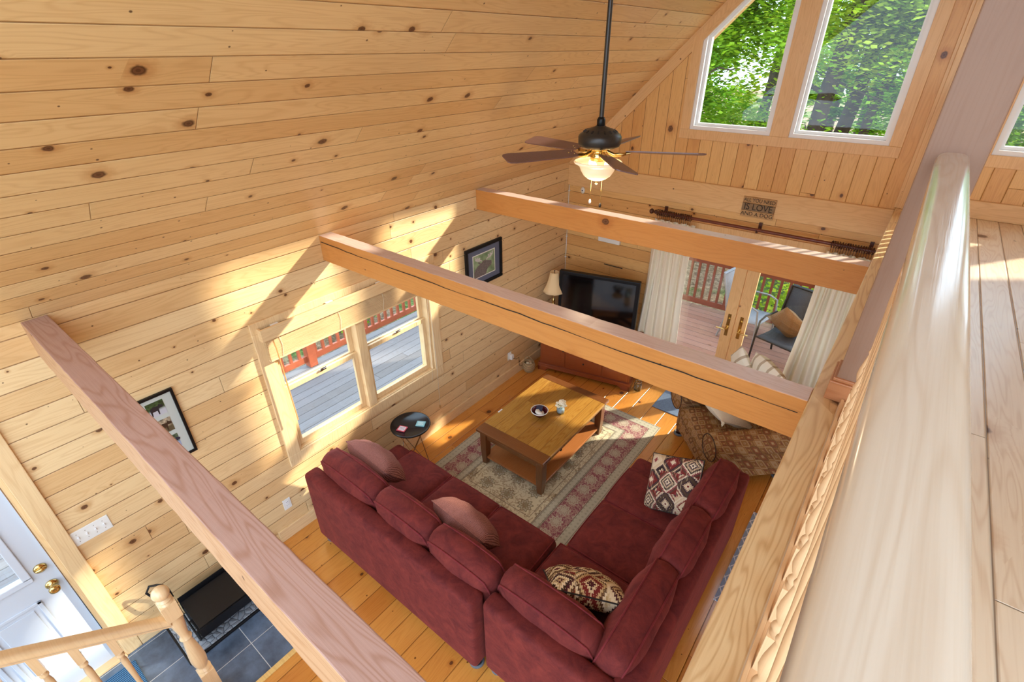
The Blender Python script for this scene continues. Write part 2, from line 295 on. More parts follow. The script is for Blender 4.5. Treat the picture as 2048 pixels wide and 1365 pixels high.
# ------------------------------------------------------------------ mesh builder
class MB:
    def __init__(s, off=(0, 0, 0)): s.v = []; s.f = []; s.o = Vector(off); s.sm = []
    def add(s, vs, fs, smooth=False, T=None):
        b = len(s.v)
        for p in vs:
            p = Vector(p)
            if T is not None: p = T @ p
            s.v.append(p - s.o)
        for f in fs: s.f.append([b+i for i in f]); s.sm.append(smooth)
        return s
    def box(s, a, b, T=None):
        x0, y0, z0 = [min(i, j) for i, j in zip(a, b)]; x1, y1, z1 = [max(i, j) for i, j in zip(a, b)]
        return s.add([(x0, y0, z0), (x1, y0, z0), (x1, y1, z0), (x0, y1, z0), (x0, y0, z1), (x1, y0, z1), (x1, y1, z1), (x0, y1, z1)],
                     [(0, 3, 2, 1), (4, 5, 6, 7), (0, 1, 5, 4), (1, 2, 6, 5), (2, 3, 7, 6), (3, 0, 4, 7)], T=T)
    def prism(s, poly, ax, a, b, T=None):
        """poly: 2D points; ax: extrude axis 0/1/2 from a to b"""
        n = len(poly)
        def mk(p, t):
            if ax == 0: return (t, p[0], p[1])
            if ax == 1: return (p[0], t, p[1])
            return (p[0], p[1], t)
        vs = [mk(p, a) for p in poly]+[mk(p, b) for p in poly]
        fs = [list(range(n))[::-1], list(range(n, 2*n))]+[(i, (i+1) % n, n+(i+1) % n, n+i) for i in range(n)]
        area = sum(poly[i][0]*poly[(i+1) % n][1]-poly[(i+1) % n][0]*poly[i][1] for i in range(n))
        flip = (area < 0) != (ax == 1) if b > a else (area > 0) != (ax == 1)
        if flip: fs = [list(f)[::-1] for f in fs]
        return s.add(vs, fs, T=T)
    def tube(s, pts, r, n=8, caps=True, closed=False, smooth=True, T=None):
        pts = [Vector(p) for p in pts]; rs = r if isinstance(r, (list, tuple)) else [r]*len(pts)
        vs = []; m = len(pts); up = Vector((0, 0, 1)); prev = None
        for i, p in enumerate(pts):
            if closed: t = pts[(i+1) % m]-pts[i-1]
            else: t = pts[min(i+1, m-1)]-pts[max(i-1, 0)]
            t.normalize()
            if prev is None:
                a = t.cross(up if abs(t.z) < .95 else Vector((1, 0, 0))).normalized()
            else:
                a = (prev - t*prev.dot(t)).normalized()
            prev = a; b = t.cross(a)
            for k in range(n):
                an = 2*PI*k/n; vs.append(p+(a*math.cos(an)+b*math.sin(an))*rs[i])
        fs = []
        for i in range(m if closed else m-1):
            j = (i+1) % m
            for k in range(n): fs.append((i*n+k, i*n+(k+1) % n, j*n+(k+1) % n, j*n+k))
        s.add(vs, fs, smooth, T)
        if caps and not closed: s.add(vs[:n], [list(range(n))[::-1]], False, T); s.add(vs[-n:], [list(range(n))], False, T)
        return s
    def lathe(s, prof, n=24, c=(0, 0, 0), smooth=True, T=None, cap=True):
        """prof: (r,z) list about z"""
        vs = []
        for r, z in prof:
            for k in range(n):
                an = 2*PI*k/n; vs.append((c[0]+r*math.cos(an), c[1]+r*math.sin(an), c[2]+z))
        fs = []
        for i in range(len(prof)-1):
            for k in range(n): fs.append((i*n+k, i*n+(k+1) % n, (i+1)*n+(k+1) % n, (i+1)*n+k))
        if cap and prof[0][0] > 1e-5: fs.append(list(range(n))[::-1])
        if cap and prof[-1][0] > 1e-5: fs.append([(len(prof)-1)*n+k for k in range(n)])
        return s.add(vs, fs, smooth, T)
    def sphere(s, c, r, n=12, T=None):
        pr = [(max(1e-6, math.sin(PI*i/n)), -math.cos(PI*i/n)) for i in range(n+1)]
        rr = r if isinstance(r, (tuple, list)) else (r, r, r)
        vs = []
        m = 2*n
        for a, z in pr:
            for k in range(m): an = 2*PI*k/m; vs.append((c[0]+rr[0]*a*math.cos(an), c[1]+rr[1]*a*math.sin(an), c[2]+rr[2]*z))
        fs = [(i*m+k, i*m+(k+1) % m, (i+1)*m+(k+1) % m, (i+1)*m+k) for i in range(n) for k in range(m)]
        return s.add(vs, fs, True, T)
    def build(s, name, mat, parent=None, bevel=0, seg=2, sub=0):
        me = bpy.data.meshes.new(name); me.from_pydata([tuple(p) for p in s.v], [], s.f); me.update()
        me.polygons.foreach_set('use_smooth', s.sm); me.materials.append(mat)
        o = bpy.data.objects.new(name, me); COL.objects.link(o)
        if parent is not None: o.parent = parent
        if bevel:
            b = o.modifiers.new('bevel', 'BEVEL'); b.width = bevel; b.segments = seg; b.limit_method = 'ANGLE'; b.angle_limit = R_(40)
            b.harden_normals = False
        if sub:
            b = o.modifiers.new('sub', 'SUBSURF'); b.levels = sub; b.render_levels = sub
        return o

def tag(o, label=None, cat=None, group=None, kind=None):
    if label: o['label'] = label
    if cat: o['category'] = cat
    if group: o['group'] = group
    if kind: o['kind'] = kind
    return o
def thing(name, label, cat, loc=(0, 0, 0), rz=0, group=None, rot=None):
    o = bpy.data.objects.new(name, None); COL.objects.link(o); o.location = loc
    o.rotation_euler = rot if rot else (0, 0, rz); o.empty_display_size = .1
    return tag(o, label, cat, group)
def copy_tree(o, parent=None):
    c = o.copy(); COL.objects.link(c); c.parent = parent
    for ch in list(o.children): copy_tree(ch, c)
    return c
def struct(o, label=None):
    o['kind'] = 'structure'
    if label: o['label'] = label
    return o
def box(name, a, b, mat, parent=None, bevel=0, off=(0, 0, 0)): return MB(off).box(a, b).build(name, mat, parent, bevel)
def Tm(loc=(0, 0, 0), rot=(0, 0, 0), sc=(1, 1, 1)):
    from mathutils import Euler
    return Matrix.Translation(loc) @ Euler(rot).to_matrix().to_4x4() @ Matrix.Diagonal((*sc, 1))

# ------------------------------------------------------------------ shell
YF = 5.57; XR = 7.04; ZB = 2.57; YB = -1.35
roofz = lambda x: ZB + (x if x <= 3.52 else XR-x)
# left wall: window opening y 1.42..3.03 z .82..2.0 ; door opening y -1.09..-.17 z 0..2.05
wl = MB(); t = -.16
wy0, wy1, wz0, wz1 = 1.42, 3.03, .82, 2.0; dy0, dy1, dz1 = -1.10, -.17, 2.05
for a, b, c, d in [(YB, dy0, 0, ZB), (dy0, dy1, dz1, ZB), (dy1, wy0, 0, ZB), (wy0, wy1, 0, wz0), (wy0, wy1, wz1, ZB), (wy1, YF, 0, ZB)]:
    wl.box((t, a, c), (0, b, d))
struct(wl.build('wall_left', m_wallL))
# far wall below the tie: french door opening x 1.50..3.14 z 0..2.03
fx0, fx1, fz1 = 1.50, 3.14, 2.03
wf = MB()
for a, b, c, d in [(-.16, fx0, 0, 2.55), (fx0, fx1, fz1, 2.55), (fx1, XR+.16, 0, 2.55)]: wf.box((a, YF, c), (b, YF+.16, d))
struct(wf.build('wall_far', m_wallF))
# gable wall with four tall windows
WIN = [(1.434, 2.222), (2.387, 3.183), (XR-3.183, XR-2.387), (XR-2.222, XR-1.434)]
wzb = 3.06
def wtop(x): return (x+2.47 if x <= 3.52 else XR-x+2.47)
wg = MB()
def col(x0, x1, z0a, z0b, z1a, z1b): wg.prism([(x0, z0a), (x1, z0b), (x1, z1b), (x0, z1a)], 1, YF, YF+.16)
cuts = sorted(set([-.16, 0, 3.52, XR, XR+.16]+[v for p in WIN for v in p]))
for a, b in zip(cuts[:-1], cuts[1:]):
    mid = (a+b)/2; win = [p for p in WIN if p[0] <= mid <= p[1]]
    if win:
        col(a, b, 2.55, 2.55, wzb, wzb); col(a, b, wtop(a), wtop(b), roofz(a)+.02, roofz(b)+.02)
    else: col(a, b, 2.55, 2.55, roofz(a)+.02, roofz(b)+.02)
struct(wg.build('wall_gable', m_gable))
struct(box('wall_right', (XR, -.2, 0), (XR+.16, YF, ZB), m_wallL))
# ceiling slopes (open towards the rear of the house that the photo never sees)
cl = MB()
cl.prism([(-.25, ZB-.25), (3.52, roofz(3.52)), (3.52, roofz(3.52)+.3), (-.5, ZB-.2)], 1, YB, YF+.7)
struct(cl.build('ceiling', m_ceil))
m_ceilR = pine('pine_ceiling_right', Y, (-q, 0, q), .1305, (244, 212, 156), (228, 182, 120), knot=.42, kscale=3.0, rough=.36, gcol=(130, 80, 38))
cr = MB(); cr.prism([(XR+.25, ZB-.25), (XR+.5, ZB-.2), (3.52, roofz(3.52)+.3), (3.52, roofz(3.52))], 1, -.2, YF+.7)
struct(cr.build('ceiling', m_ceilR))
# floor: wood with a tiled entry
fl = MB(); fl.box((.94, YB, -.12), (XR, YF, 0)); fl.box((0, 1.01, -.12), (.94, YF, 0))
struct(fl.build('floor', m_floor))
struct(box('floor', (0, YB, -.12), (.94, 1.01, -.001), m_tile), 'blue-grey tile entry floor')
tr = MB(); tr.box((0, 1.0, 0), (.985, 1.04, .012)); tr.box((.93, YB, 0), (.97, 1.0, .012))
struct(tr.build('trim_1', pine('threshold_pine', X, Y, 0, (240, 204, 130), (228, 184, 104), knot=0, rough=.3), bevel=.003), 'pale wooden strip edging the tiles')
# baseboards and corner trims
bb = MB()
bb.box((0, 1.04, 0), (.022, YF, .13)); bb.box((0, -.07, 0), (.022, 1.0, .13))
struct(bb.build('baseboard_left', m_trimH, bevel=.004))
b2 = MB(); b2.box((.022, YF-.022, 0), (1.38, YF, .13)); b2.box((3.25, YF-.022, 0), (XR, YF, .13))
struct(b2.build('baseboard_far', m_trimX, bevel=.004))
struct(box('trim_2', (0, YF-.035, 2.30), (3.39, YF, 2.55), m_trimX, bevel=.006), 'wide pine beam across the far wall')
rk = MB()
rk.prism([(.0, 2.55), (.13, 2.55), (3.52, 5.94), (3.52, 6.09), (.0, 2.57)], 1, YF-.022, YF)
struct(rk.build('trim_3', m_trimS), 'sloping pine trim under the ceiling on the gable')
rk = MB(); rk.prism([(XR, 2.55), (XR, 2.57), (3.52, 6.09), (3.52, 5.94), (XR-.13, 2.55)], 1, YF-.022, YF)
struct(rk.build('trim_4', m_trimS), 'sloping pine trim on the right of the gable')
pl = MB(); pl.box((3.375, YF-.022, 2.57), (3.665, YF, 5.95)); pl.box((3.40, YF-.04, 2.57), (3.64, YF-.022, 5.9))
struct(pl.build('trim_5', m_trimZ, bevel=.004), 'vertical pine pilaster between the tall windows')
struct(box('trim_6', (3.39, YF-.03, ZB), (XR, YF, ZB+.14), m_trimX, bevel=.004), 'base trim along the loft wall')

# gable windows
def gwin(n, x0, x1):
    za, zb = wtop(x0), wtop(x1)
    def ring(o, i_):  # outline offset inward by i_
        s = 1 if zb > za else -1
        k = i_*(1+2**.5) if True else 0
        if s > 0: P_ = [(x0+i_, wzb+i_), (x1-i_, wzb+i_), (x1-i_, zb-i_-i_*2**.5), (x0+i_, za+i_-i_*2**.5)]
        else: P_ = [(x0+i_, wzb+i_), (x1-i_, wzb+i_), (x1-i_, zb+i_-i_*2**.5), (x0+i_, za-i_-i_*2**.5)]
        return P_
    def frame(name, i0, i1, ya, yb, mat, parent, lab=None):
        A, B = ring(0, i0), ring(0, i1); m = MB()
        vs = [(p[0], ya, p[1]) for p in A]+[(p[0], ya, p[1]) for p in B]+[(p[0], yb, p[1]) for p in A]+[(p[0], yb, p[1]) for p in B]
        fs = []
        for k in range(4):
            j = (k+1) % 4
            fs += [(k, j, 4+j, 4+k), (8+k, 12+k, 12+j, 8+j), (4+k, 4+j, 12+j, 12+k), (k, 8+k, 8+j, j)]
        m.add(vs, fs); o = m.build(name, mat, parent)
        if lab: o['label'] = lab
        return o
    root = bpy.data.objects.new('window_%d' % n, None); COL.objects.link(root); root['kind'] = 'structure'
    root['label'] = {2: 'tall sloping-topped window on the left of the gable', 3: 'taller gable window left of the post', 4: 'gable window right of the post', 5: 'far right gable window'}[n]
    frame('window_frame', 0.0, .035, YF+.0, YF+.12, m_vinyl, root, 'white vinyl frame')
    frame('window_sash', .035, .06, YF+.05, YF+.10, m_vinyl, root)
    A = ring(0, .055); m = MB(); m.prism(A, 1, YF+.07, YF+.076); m.build('pane', m_glass, root)
    return root
for i, (a, b) in enumerate(WIN): gwin(i+2, a, b)
# casings around the gable windows (boards on the wall)
def casing(n, xa, xb):
    m = MB(); y0, y1 = YF-.024, YF
    lo, hi = xa[0], xb[1]
    m.box((lo-.095, y0, wzb-.09), (hi+.095, y1, wzb))
    def vert(x0, x1): m.prism([(x0, wzb), (x1, wzb), (x1, wtop(x1)+.07), (x0, wtop(x0)+.07)], 1, y0, y1)
    vert(lo-.095, lo); vert(xa[1], xb[0]); vert(hi, hi+.095)
    for p in (xa, xb): m.prism([(p[0], wtop(p[0])), (p[1], wtop(p[1])), (p[1], wtop(p[1])+.07), (p[0], wtop(p[0])+.07)], 1, y0, y1)
    return struct(m.build('trim_%d' % n, m_trimZ, bevel=.003), 'flat pine casing around the tall windows')
casing(7, WIN[0], WIN[1]); casing(8, WIN[2], WIN[3])

# left double window
w1 = bpy.data.objects.new('window_1', None); COL.objects.link(w1); struct(w1, 'double-hung pair of wooden windows in the left wall')
c = MB(); c.box((0, 1.31, .71), (.022, 3.14, .82)); c.box((0, 1.31, 2.0), (.022, 3.14, 2.09)); c.box((0, 1.31, .82), (.022, 1.42, 2.0)); c.box((0, 3.03, .82), (.022, 3.14, 2.0))
c.build('window_casing', m_trimW, w1, .004)
box('window_sill', (-.10, 1.42, .80), (.0, 3.03, .825), m_trimH, w1, .003)
jm = MB(); jm.box((-.16, 1.42, .82), (0, 1.445, 2.0)); jm.box((-.16, 3.005, .82), (0, 3.03, 2.0)); jm.box((-.16, 1.42, 1.975), (0, 3.03, 2.0)); jm.box((-.12, 2.165, .82), (.01, 2.255, 2.0))
jm.build('window_frame', m_trimW, w1, .003)
def sash(ya, yb, za, zb, x, name='window_sash'):
    s = MB(); k = .045
    s.box((x-.03, ya, za), (x, ya+k, zb)); s.box((x-.03, yb-k, za), (x, yb, zb)); s.box((x-.03, ya+k, za), (x, yb-k, za+k*1.15)); s.box((x-.03, ya+k, zb-k), (x, yb-k, zb))
    o = s.build(name, m_trimW, w1, .004)
    MB().box((x-.018, ya+k, za+k), (x-.014, yb-k, zb-k)).build('pane', m_glass, o)
    return o
for ya, yb in ((1.445, 2.165), (2.255, 3.005)):
    sash(ya, yb, .825, 1.43, -.04); sash(ya, yb, 1.385, 1.975, -.075)
    l = MB(); l.box((-.045, (ya+yb)/2-.03, 1.43), (-.02, (ya+yb)/2+.03, 1.442)); l.tube([(-.03, (ya+yb)/2-.02, 1.446), (-.02, (ya+yb)/2+.03, 1.452)], .006); l.build('sash_lock', m_chrome, w1)

# entry door (left wall)
d1 = bpy.data.objects.new('door_1', None); COL.objects.link(d1); struct(d1, 'white half-glazed entry door with brass knob')
c = MB(); c.box((0, -.17, 0), (.022, -.072, 2.14)); c.box((0, -1.2, 2.05), (.022, -.17, 2.14)); c.box((0, -1.2, 0), (.022, -1.10, 2.05)); c.build('door_casing', m_trimW, d1, .004)
c = MB(); c.box((-.14, -.195, 0), (.0, -.17, 2.05)); c.box((-.14, -1.10, 0), (0, -1.075, 2.05)); c.box((-.14, -1.1, 2.03), (0, -.17, 2.05)); c.build('door_frame', m_trimW, d1, .002)
slab = MB(); sx0, sx1 = -.075, -.03
gy0, gy1, gz0, gz1 = -.93, -.345, 1.03, 1.9
for a, b, cc, d in [(-1.07, gy0, .02, 2.03), (gy1, -.2, .02, 2.03), (gy0, gy1, .02, gz0), (gy0, gy1, gz1, 2.03)]: slab.box((sx0, a, cc), (sx1, b, d))
slab.build('door_leaf', m_doorw, d1)
gf = MB(); k = .03
gf.box((sx1, gy0-k, gz0-k), (sx1+.014, gy1+k, gz0+.012)); gf.box((sx1, gy0-k, gz1-.012), (sx1+.014, gy1+k, gz1+k)); gf.box((sx1, gy0-k, gz0), (sx1+.014, gy0+.012, gz1)); gf.box((sx1, gy1-.012, gz0), (sx1+.014, gy1+k, gz1))
gf.build('glazing_frame', m_doorw, d1, .004); MB().box((-.055, gy0, gz0), (-.05, gy1, gz1)).build('pane', m_glass, d1)
for ya, yb in ((-.62, -.345), (-.93, -.655)):
    p = MB(); e = .022
    for a, b, z0, z1 in [(ya, yb, .25, .25+e), (ya, yb, .84-e, .84), (ya, ya+e, .25, .84), (yb-e, yb, .25, .84)]: p.box((sx1, a, z0), (sx1+.009, b, z1))
    p.box((sx1, ya+.05, .30), (sx1+.006, yb-.05, .79)); p.build('door_panel', m_doorw, d1, .004)
Tx = Tm((sx1, -.262, .905), (0, R_(90), 0)); kb = MB(); kb.lathe([(.033, 0), (.033, .006), (.026, .012), (.013, .016), (.012, .035), (.024, .045), (.029, .058), (.027, .072), (.016, .078), (.012, .076), (0.0, .078)], 24, T=Tx); kb.build('door_knob', m_brass, d1)
Tx = Tm((sx1, -.262, 1.06), (0, R_(90), 0)); kb = MB(); kb.lathe([(.033, 0), (.032, .008), (.02, .014), (.0, .015)], 24, T=Tx); kb.sphere((sx1+.02, -.262, 1.06), (.012, .03, .012)); kb.build('deadbolt', m_brass, d1)
st = MB(); st.box((-.03, -.2, .0), (.0, -.196, 2.03)); st.build('weatherstrip', m_chrome, d1)
box('door_threshold', (-.14, -1.1, -.01), (.03, -.17, .02), m_trimH, d1, .003)

# french door (far wall)
d2_ = bpy.data.objects.new('door_2', None); COL.objects.link(d2_); struct(d2_, 'pair of glazed pine french doors to the deck')
c = MB(); c.box((fx0-.09, YF-.022, 0), (fx0, YF, fz1+.09)); c.box((fx1, YF-.022, 0), (fx1+.09, YF, fz1+.09)); c.box((fx0, YF-.022, fz1), (fx1, YF, fz1+.09)); c.build('door_casing', m_trimZ, d2_, .004)
c = MB(); c.box((fx0, YF, 0), (fx0+.025, YF+.14, fz1)); c.box((fx1-.025, YF, 0), (fx1, YF+.14, fz1)); c.box((fx0, YF, fz1-.025), (fx1, YF+.14, fz1)); c.build('door_frame', m_trimZ, d2_)
box('door_threshold', (fx0, YF-.01, -.02), (fx1, YF+.15, .018), m_chrome, d2_)
for xa, xb, hs in ((fx0+.027, 2.316, 1), (2.322, fx1-.027, -1)):
    m = MB(); y0, y1 = YF+.02, YF+.062; k = .125
    m.box((xa, y0, .02), (xa+k, y1, 2.0)); m.box((xb-k, y0, .02), (xb, y1, 2.0)); m.box((xa+k, y0, .02), (xb-k, y1, .24)); m.box((xa+k, y0, 1.87), (xb-k, y1, 2.0))
    leaf = m.build('door_leaf', m_trimZ, d2_, .004)
    MB().box((xa+k, YF+.038, .24), (xb-k, YF+.044, 1.87)).build('pane', m_glass, leaf)
    hx = 2.316-.065 if hs > 0 else 2.322+.065
    h = MB(); h.box((hx-.018, y0-.006, .86), (hx+.018, y0, 1.14)); h.tube([(hx, y0-.004, .96), (hx, y0-.05, .96), (hx-hs*.02, y0-.055, .96), (hx-hs*.11, y0-.05, .955)], .009); h.tube([(hx, y0-.002, 1.08), (hx, y0-.02, 1.08)], .012); h.build('door_handle', m_brass, leaf, 0)

# ------------------------------------------------------------------ tie beams
def split_crack(mb): pass
def beam(y0, y1, mat, label, z0=2.37, z1=2.57, jit=.0):
    m = MB(); n = 60; random.seed(int(y0*100)+5)
    xs = [0+3.39*i/n for i in range(n+1)]
    vs = []
    for x in xs:
        j = [random.uniform(-jit, jit) for _ in range(8)]
        vs += [(x, y0+j[0], z0+j[1]), (x, y1+j[2], z0+j[3]), (x, y1+j[4], z1+j[5]), (x, y0+j[6], z1+j[7])]
    fs = [(0, 3, 2, 1), (4*n, 4*n+1, 4*n+2, 4*n+3)]
    for i in range(n):
        for k in range(4): fs.append((4*i+k, 4*i+(k+1) % 4, 4*i+4+(k+1) % 4, 4*i+4+k))
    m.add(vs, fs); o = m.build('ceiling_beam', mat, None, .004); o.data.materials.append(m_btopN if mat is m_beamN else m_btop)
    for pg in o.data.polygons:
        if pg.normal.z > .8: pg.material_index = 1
    return tag(o, label, 'beam', 'open tie beams across the room')
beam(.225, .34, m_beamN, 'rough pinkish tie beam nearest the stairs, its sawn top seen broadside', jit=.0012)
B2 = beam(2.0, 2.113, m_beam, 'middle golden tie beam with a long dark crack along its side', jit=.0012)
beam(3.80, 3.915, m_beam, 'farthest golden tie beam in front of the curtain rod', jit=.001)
# drying crack of the middle beam, a real groove strip slightly proud of nothing: thin dark split
ck = MB(); random.seed(3); zt = 2.525; pts = []
for i in range(64):
    x = .02+3.35*i/63; zt += random.uniform(-.0035, .002); zt = max(zt, 2.44); pts.append((x, zt))
th = [.0012+.0022*abs(math.sin(i*.19+1)) for i in range(64)]
vs = [(x, 1.9972, z-t_) for (x, z), t_ in zip(pts, th)]+[(x, 1.9972, z+t_) for (x, z), t_ in zip(pts, th)]+[(x, 2.0005, z) for (x, z) in pts]
ck.add(vs, [(i, i+1, 64+i+1, 64+i) for i in range(63)]); cko = ck.build('drying_crack', m_dark, B2)
cko['label'] = 'dark drying crack along the beam'

# ------------------------------------------------------------------ loft
lf = MB(); lf.box((3.49, -1.2, ZB-.04), (XR, YF, ZB-.001)); struct(lf.build('floor', m_loft), 'whitish pine floor of the loft')
struct(box('trim_9', (3.39, -1.2, ZB-.05), (3.492, YF-.035, ZB), m_edge, bevel=.006), 'pale grained pine board along the loft edge')
struct(box('trim_10', (3.40, -1.2, ZB-.25), (3.49, YF, ZB-.05), m_beam), 'girder under the loft edge')
ldl = MB(); ldl.box((3.49, -1.2, ZB-.25), (XR, YF, ZB-.04)); struct(ldl.build('ceiling', m_ceilR), 'underside of the loft')
po = thing('wooden_post', 'tall rough-sawn brown post that the loft handrail runs into', 'post', (3.527, 2.155, ZB))
box('post_shaft', (-.076, -.075, 0), (.076, .075, 3.40), m_post, po, .004)
pb = MB(); pb.box((-.094, -.092, 0), (.094, .092, .085)); pb.box((-.086, -.084, .085), (.086, .084, .10))
o = pb.build('post_base', m_rodw if False else pine('base_trim_pine', X, Z, 0, (196, 134, 88), (176, 112, 70), knot=.1), po, .004); o['label'] = 'moulded base trim'

# turned spindle profile, square blocks top and bottom
def spindle_mb(h, s=.02, zb=.13, zt=.16, off=(0, 0, 0), foot=0.0):
    m = MB(off)
    m.box((-s, -s, -foot), (s, s, zb)); m.box((-s, -s, h-zt), (s, s, h))
    a, b = zb, h-zt; L = b-a
    pr = [(0.0, a), (.95*s, a), (.72*s, a+.012), (1.0*s, a+.022), (.72*s, a+.034), (.62*s, a+.04), (.9*s, a+.055), (1.12*s, a+.075), (1.05*s, a+.1), (.8*s, a+.13), (.55*s, a+.16), (.72*s, a+.17), (.55*s, a+.18),
          (.62*s, a+.26), (.85*s, a+L*.62), (.95*s, b-.075), (.8*s, b-.05), (.62*s, b-.04), (.95*s, b-.03), (.95*s, b-.022), (.7*s, b-.014), (.98*s, b-.005), (.9*s, b), (0, b)]
    m.lathe(pr, 14); return m
RZ = 3.52
rr = thing('loft_railing', 'pale wooden handrail with a row of turned spindles along the loft edge', 'railing', (3.525, 0, ZB))
def rail_prof(w=.041, h=.062):
    # rounded top handrail profile (x,z), z=0 top
    top = [(w*math.copysign(abs(math.cos(t_))**.55, math.cos(t_)), -.03+.03*math.sin(t_)**.75) for t_ in [PI*i/20 for i in range(1, 20)]]
    return [(-.021, -h), (.021, -h), (.024, -h+.014), (w-.006, -h+.020), (w, -h+.030)]+top+[(-w, -h+.030), (-w+.006, -h+.020), (-.024, -h+.014)]
def soften(o):
    me = o.data; me.polygons.foreach_set('use_smooth', [True]*len(me.polygons)); me.set_sharp_from_angle(angle=R_(32)); return o
hr = MB(); P_ = rail_prof(); zt = RZ-ZB
hr.prism([(p[0], p[1]+zt) for p in P_], 1, -1.0, 2.08); o = soften(hr.build('handrail', m_rail, rr))
sh = MB(); sh.box((-.032, -1.0, .0), (.032, 2.055, .018)); sh.box((-.032, -1.0, .018), (-.022, 2.055, .026)); sh.box((.022, -1.0, .018), (.032, 2.055, .026)); sh.build('shoe_rail', m_spin, rr, .002)
sp0 = spindle_mb(RZ-ZB-.018-.062, .019).build('baluster', m_spin, rr); sp0.location = (0, 1.92, .018)
k = 1
while 1.92-.137*k > -.95:
    c = sp0.copy(); COL.objects.link(c); c.parent = rr; c.location = (0, 1.92-.137*k, .018); k += 1
r2_ = thing('loft_railing', 'far stretch of loft railing hidden behind the post, throwing thin stripes of sun', 'railing', (3.525, 0, ZB))
hr = MB(); hr.prism([(p[0], p[1]+zt) for p in P_], 1, 2.23, YF-.045); soften(hr.build('handrail', m_rail, r2_))
sh = MB(); sh.box((-.032, 2.25, .0), (.032, YF-.045, .018)); sh.build('shoe_rail', m_spin, r2_)
for k in range(27):
    c = sp0.copy(); COL.objects.link(c); c.parent = r2_; c.location = (0, 2.36+.118*k, .018)

# ------------------------------------------------------------------ stair railing (entry)
sr = thing('stair_railing', 'pale turned newel post with ball top and rising stair handrail by the door', 'railing', (.786, .122, 0))
nw = MB(); s = .0415
nw.box((-s, -s, 0), (s, s, .30)); 
nw.lathe([(0, .30), (s, .30), (s*.8, .31), (s*1.05, .325), (s*.8, .34), (s*.7, .35), (s*.95, .38), (s*1.08, .43), (s*1.0, .50), (s*.75, .60), (s*.6, .66), (s*.85, .675), (s*.6, .69), (s*.62, .72), (s*.85, .80), (s*.98, .86), (s*.9, .885), (s, .895), (0, .895)], 24)
nw.box((-s, -s, .895), (s, s, 1.03)); nw.lathe([(s*.98, 1.03), (s*.7, 1.042), (s*.95, 1.056), (s*.6, 1.07), (s*.5, 1.08), (0, 1.08)], 24); nw.sphere((0, 0, 1.112), .046)
nw.build('newel_post', m_stair, sr, .002)
slope = .81; hl = MB(); n = 2; L0, L1 = -.03, -1.5
for i in range(1):
    vs = []
    for y in (L0, L1):
        z = .985-(y+.122)*slope - .03
        vs += [(p[0]*.9, y, p[1]*1.3+z+.035) for p in P_]
    m_ = len(P_); fs = [list(range(m_)), list(range(m_, 2*m_))[::-1]]+[(i_, m_+i_, m_+(i_+1) % m_, (i_+1) % m_) for i_ in range(m_)]
    hl.add(vs, fs)
soften(hl.build('handrail', m_stair, sr))
for k, yb in enumerate((-.155, -.287, -.415, -.545, -.67, -.80, -.93, -1.06)):
    top = .985-yb*slope-.055; bot = .19*(int((-yb-.06)/.235)+1)
    m = MB((0, .122-yb, 0)); h = top-bot; sq = .0175
    m.box((-sq, -sq, bot), (sq, sq, bot+.12))
    m.prism([(-sq, top-.14), (sq, top-.14), (sq, top-sq*slope+.004), (-sq, top+sq*slope+.004)], 0, -sq, sq)
    a, b = bot+.12, top-.14; L = b-a
    m.lathe([(0, a), (sq, a), (sq*.7, a+.012), (sq, a+.024), (sq*.65, a+.04), (sq*1.05, a+.08), (sq*.6, a+.16), (sq*.8, a+.17), (sq*.6, a+.18), (sq*.75, a+L*.6), (sq*.98, b-.09), (sq*.7, b-.045), (sq*1.1, b-.035), (sq*1.1, b-.026), (sq*.75, b-.016), (sq*1.05, b-.008), (sq, b), (0, b)], 14)
    m.build('baluster', m_stair, sr)
stp = thing('staircase', 'pine treads rising from the tiled entry behind the newel post', 'stairs', (.786, .02, 0))
for k in range(8):
    y = -.0-.235*k
    box('tread', (-.02, y-.26, .19*(k+1)-.03), (.9, y, .19*(k+1)), m_trimX, stp, .004); box('riser', (0, y-.04, .19*k), (.88, y-.02, .19*(k+1)-.03), m_white, stp)
box('stringer', (.9, -1.9, 0), (.93, -.02, .02), m_trimY, stp)
